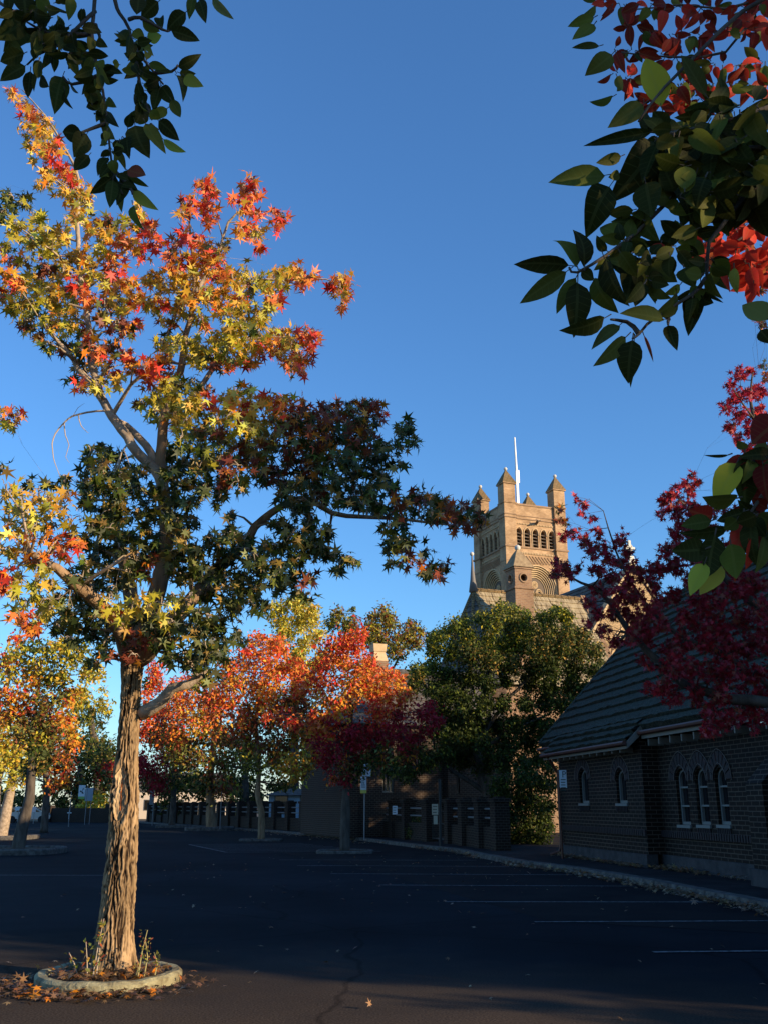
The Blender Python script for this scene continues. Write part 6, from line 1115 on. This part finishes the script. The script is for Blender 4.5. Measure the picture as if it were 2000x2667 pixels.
def cup(t, centre, rad, n, size, key, flat=.8, name='upper_crown', mini=60):
    t.P = []; t.C = []; t.mb = MB(); c = Vector(centre)
    for k in range(mini):
        v = Vector(rng.normal(size=3)).normalized() * (random.random() ** .45); q = c + Vector((v.x * rad[0], v.y * rad[1], v.z * rad[2])); t.clump(q, .45, key, max(4, n // mini), .8)
    P = np.concatenate(t.P); m = len(P); t.mb.build('crown_branches', M['bark2'], t.root)
    leaf_mesh(name, T_LANCE, P, frames(m, .3, .3), size * rng.uniform(.7, 1.2, m), np.concatenate(t.C), M['farleaf'], t.root)
#CROWN_R
lt = bigtree('tupelo_tree', 'overhanging branches at top left with dark oval leaves close to the camera', Vector((-3.6, -.8, 0)))
lt.trunk([(-3.6, -.8, 0), (-3.5, -.7, 1.5), (-3.4, -.5, 3.2), (-3.2, -.2, 5)], [.2, .18, .15, .1], M['bark2'])
cr3, sc3, Dq = (0, 0), .4219, 3.4
T3 = [[(640, -250), (590, 0), (570, 200), (600, 430), (640, 560), (660, 760), (700, 1050), (760, 1200)], [(690, -250), (710, 0), (740, 80), (800, 180), (840, 300), (960, 450), (1010, 520)], [(590, 70), (500, 150), (430, 220), (350, 290), (240, 340), (170, 400)], [(560, 210), (440, 210), (300, 200), (160, 130)], [(840, 300), (850, 420), (890, 600), (940, 740)], [(600, 470), (450, 525), (390, 470)], [(660, 760), (540, 800), (480, 840)], [(800, 120), (870, 110), (1000, 180), (1050, 190)], [(960, 450), (1060, 440), (1100, 400)], [(700, 1050), (800, 1150), (820, 1200)], [(-100, -50), (150, 120)], [(590, 150), (620, 220), (620, 290)], [(1200, -80), (1230, -10), (1270, 10)], [(930, 770), (980, 800)]]
for p in T3: twig(lt, p, cr3, sc3, Dq, .010)
lt.limb([Vector((-3.3, -.4, 4.2)), Vector((-2.6, 1.2, 5.3)), at(265, -110, Dq)], [.07, .045, .02], 7, .02)
lt.limb([Vector((-3.3, -.4, 4.6)), Vector((-1.9, 1.4, 5.4)), at(480, -60, Dq)], [.06, .04, .015], 7, .02)
hl = [(1060,190,1232,245,92,'G'),(1100,415,1248,365,76,'G'),(1140,470,1240,560,82,'x'),(1110,450,1210,470,60,'u'),(1060,620,1130,735,72,'u'),(980,745,1125,850,95,'u'),(1010,860,1148,962,62,'x'),(820,1175,966,1296,75,'x'),(820,1260,840,1398,62,'u'),(1310,-10,1444,115,62,'g'),(1230,0,1290,120,85,'u'),(1200,-20,1160,102,70,'u'),(1150,75,1018,172,105,'G'),(800,270,702,150,92,'G'),(160,405,0,490,105,'G'),(190,440,170,620,75,'G'),(390,470,310,665,130,'G'),(430,500,490,585,50,'G'),(550,960,442,1060,90,'G'),(540,825,445,945,130,'G'),(835,770,862,975,145,'G'),(580,470,455,475,90,'G'),(900,760,1000,955,85,'u'),(860,460,900,605,70,'u'),(1000,530,1080,655,90,'G'),(990,545,945,680,80,'G'),(1090,450,1160,570,80,'G'),(930,470,980,545,80,'g'),(790,1050,905,1085,95,'b'),(800,1090,920,1160,40,'u'),(690,1100,560,1190,80,'G'),(700,1110,680,1290,80,'G'),(760,1120,740,1240,90,'G'),(510,830,385,820,110,'G'),(570,640,560,540,90,'G'),(560,560,650,700,110,'G'),(150,130,65,310,150,'G'),(150,130,0,250,150,'G'),(310,110,170,100,75,'G'),(440,-20,440,120,75,'G'),(60,-30,70,90,70,'G'),(150,-30,160,90,150,'G'),(230,-20,330,70,110,'G'),(860,-20,850,100,110,'G'),(980,10,860,100,110,'G'),(1000,170,970,60,70,'G'),(880,130,990,190,80,'G'),(910,230,1000,220,90,'x'),(740,400,700,380,60,'x'),(820,190,895,240,80,'G'),(430,160,340,190,60,'G'),(150,330,0,380,110,'G'),(60,260,150,330,80,'u'),(250,190,190,340,80,'G'),(260,420,200,460,80,'u'),(1035,670,935,735,70,'u'),(880,640,860,760,110,'u'),(400,550,420,655,55,'G'),(230,440,215,555,40,'G'),(250,480,300,540,80,'G')]
rnd3 = addw(lt, [[(570, 200), (600, 430), (640, 560)], [(640, 560), (660, 760)], [(660, 760), (700, 1050)], [(700, 1050), (760, 1180)], [(800, 180), (840, 300), (960, 450)], [(500, 150), (350, 290), (170, 400)], [(440, 210), (300, 200), (160, 130)], [(840, 300), (890, 600), (940, 740)], [(700, 900), (800, 800)], [(250, 280), (420, 330), (560, 330)], [(60, 60), (200, 60), (350, 20)]], 11, cr3, sc3, Dq, .12, 'GGGGu', 135, .47, (0, .7))
res = hero(lt, hl + rnd3, cr3, sc3, Dq, .08); petioles(lt, res)
lt.mb.build('branches', M['bark2'], lt.root, smooth=True)
leaf_mesh('leaves', T_OV, np.array(res[0]), np.array(res[1]), np.array(res[2]), np.array(res[4]), M['bigleaf'], lt.root, wid=np.array(res[3]), uv=True)

# ------------------------------------------------------------------ trees beyond the frame on the sunny side, put in to throw the long shade
def shade(name, label, x, y, z, rad, n, size=.35, key='G', mini=70):
    t = Tree(name, label, 'tree', Vector((x, y, 0)), 'trees on the sunny side'); top_ = z
    t.trunk([(x, y, 0), (x + .1, y, top_ * .3), (x, y + .1, top_ * .6), (x, y, top_)], [.3, .24, .16, .08], M['bark2'])
    cup(t, (x, y, z), rad, n, size, key, mini=mini)
shade('shade_tree', 'tree out of view behind the hall casting shade on the near crown', 22, -.7, 12.1, (2.0, 1.9, 1.7), 6500, .30, mini=90)
shade('shade_tree', 'unseen tree added at the right to shade the overhanging leaves', 9.0, -2.3, 6.6, (1.6, 1.6, 2.7), 5200, .25, mini=80)

C['G'] = np.array([.030, .055, .012])
for yy, wh in ((29.0, 'nearest'), (34.6, 'middle'), (40.2, 'farthest')): shade('shade_tree', wh + ' of three unseen trees added behind the hall to shade fence and vestry', 24, yy, 8.8, (2.9, 2.9, 3.3), 9000, .36, mini=110)
shade('shade_tree', 'open crowned unseen tree added past the near end of the hall to dapple the sunlight', 17, 2.3, 5.7, (1.9, 1.9, 2.8), 1700, .24, mini=45)
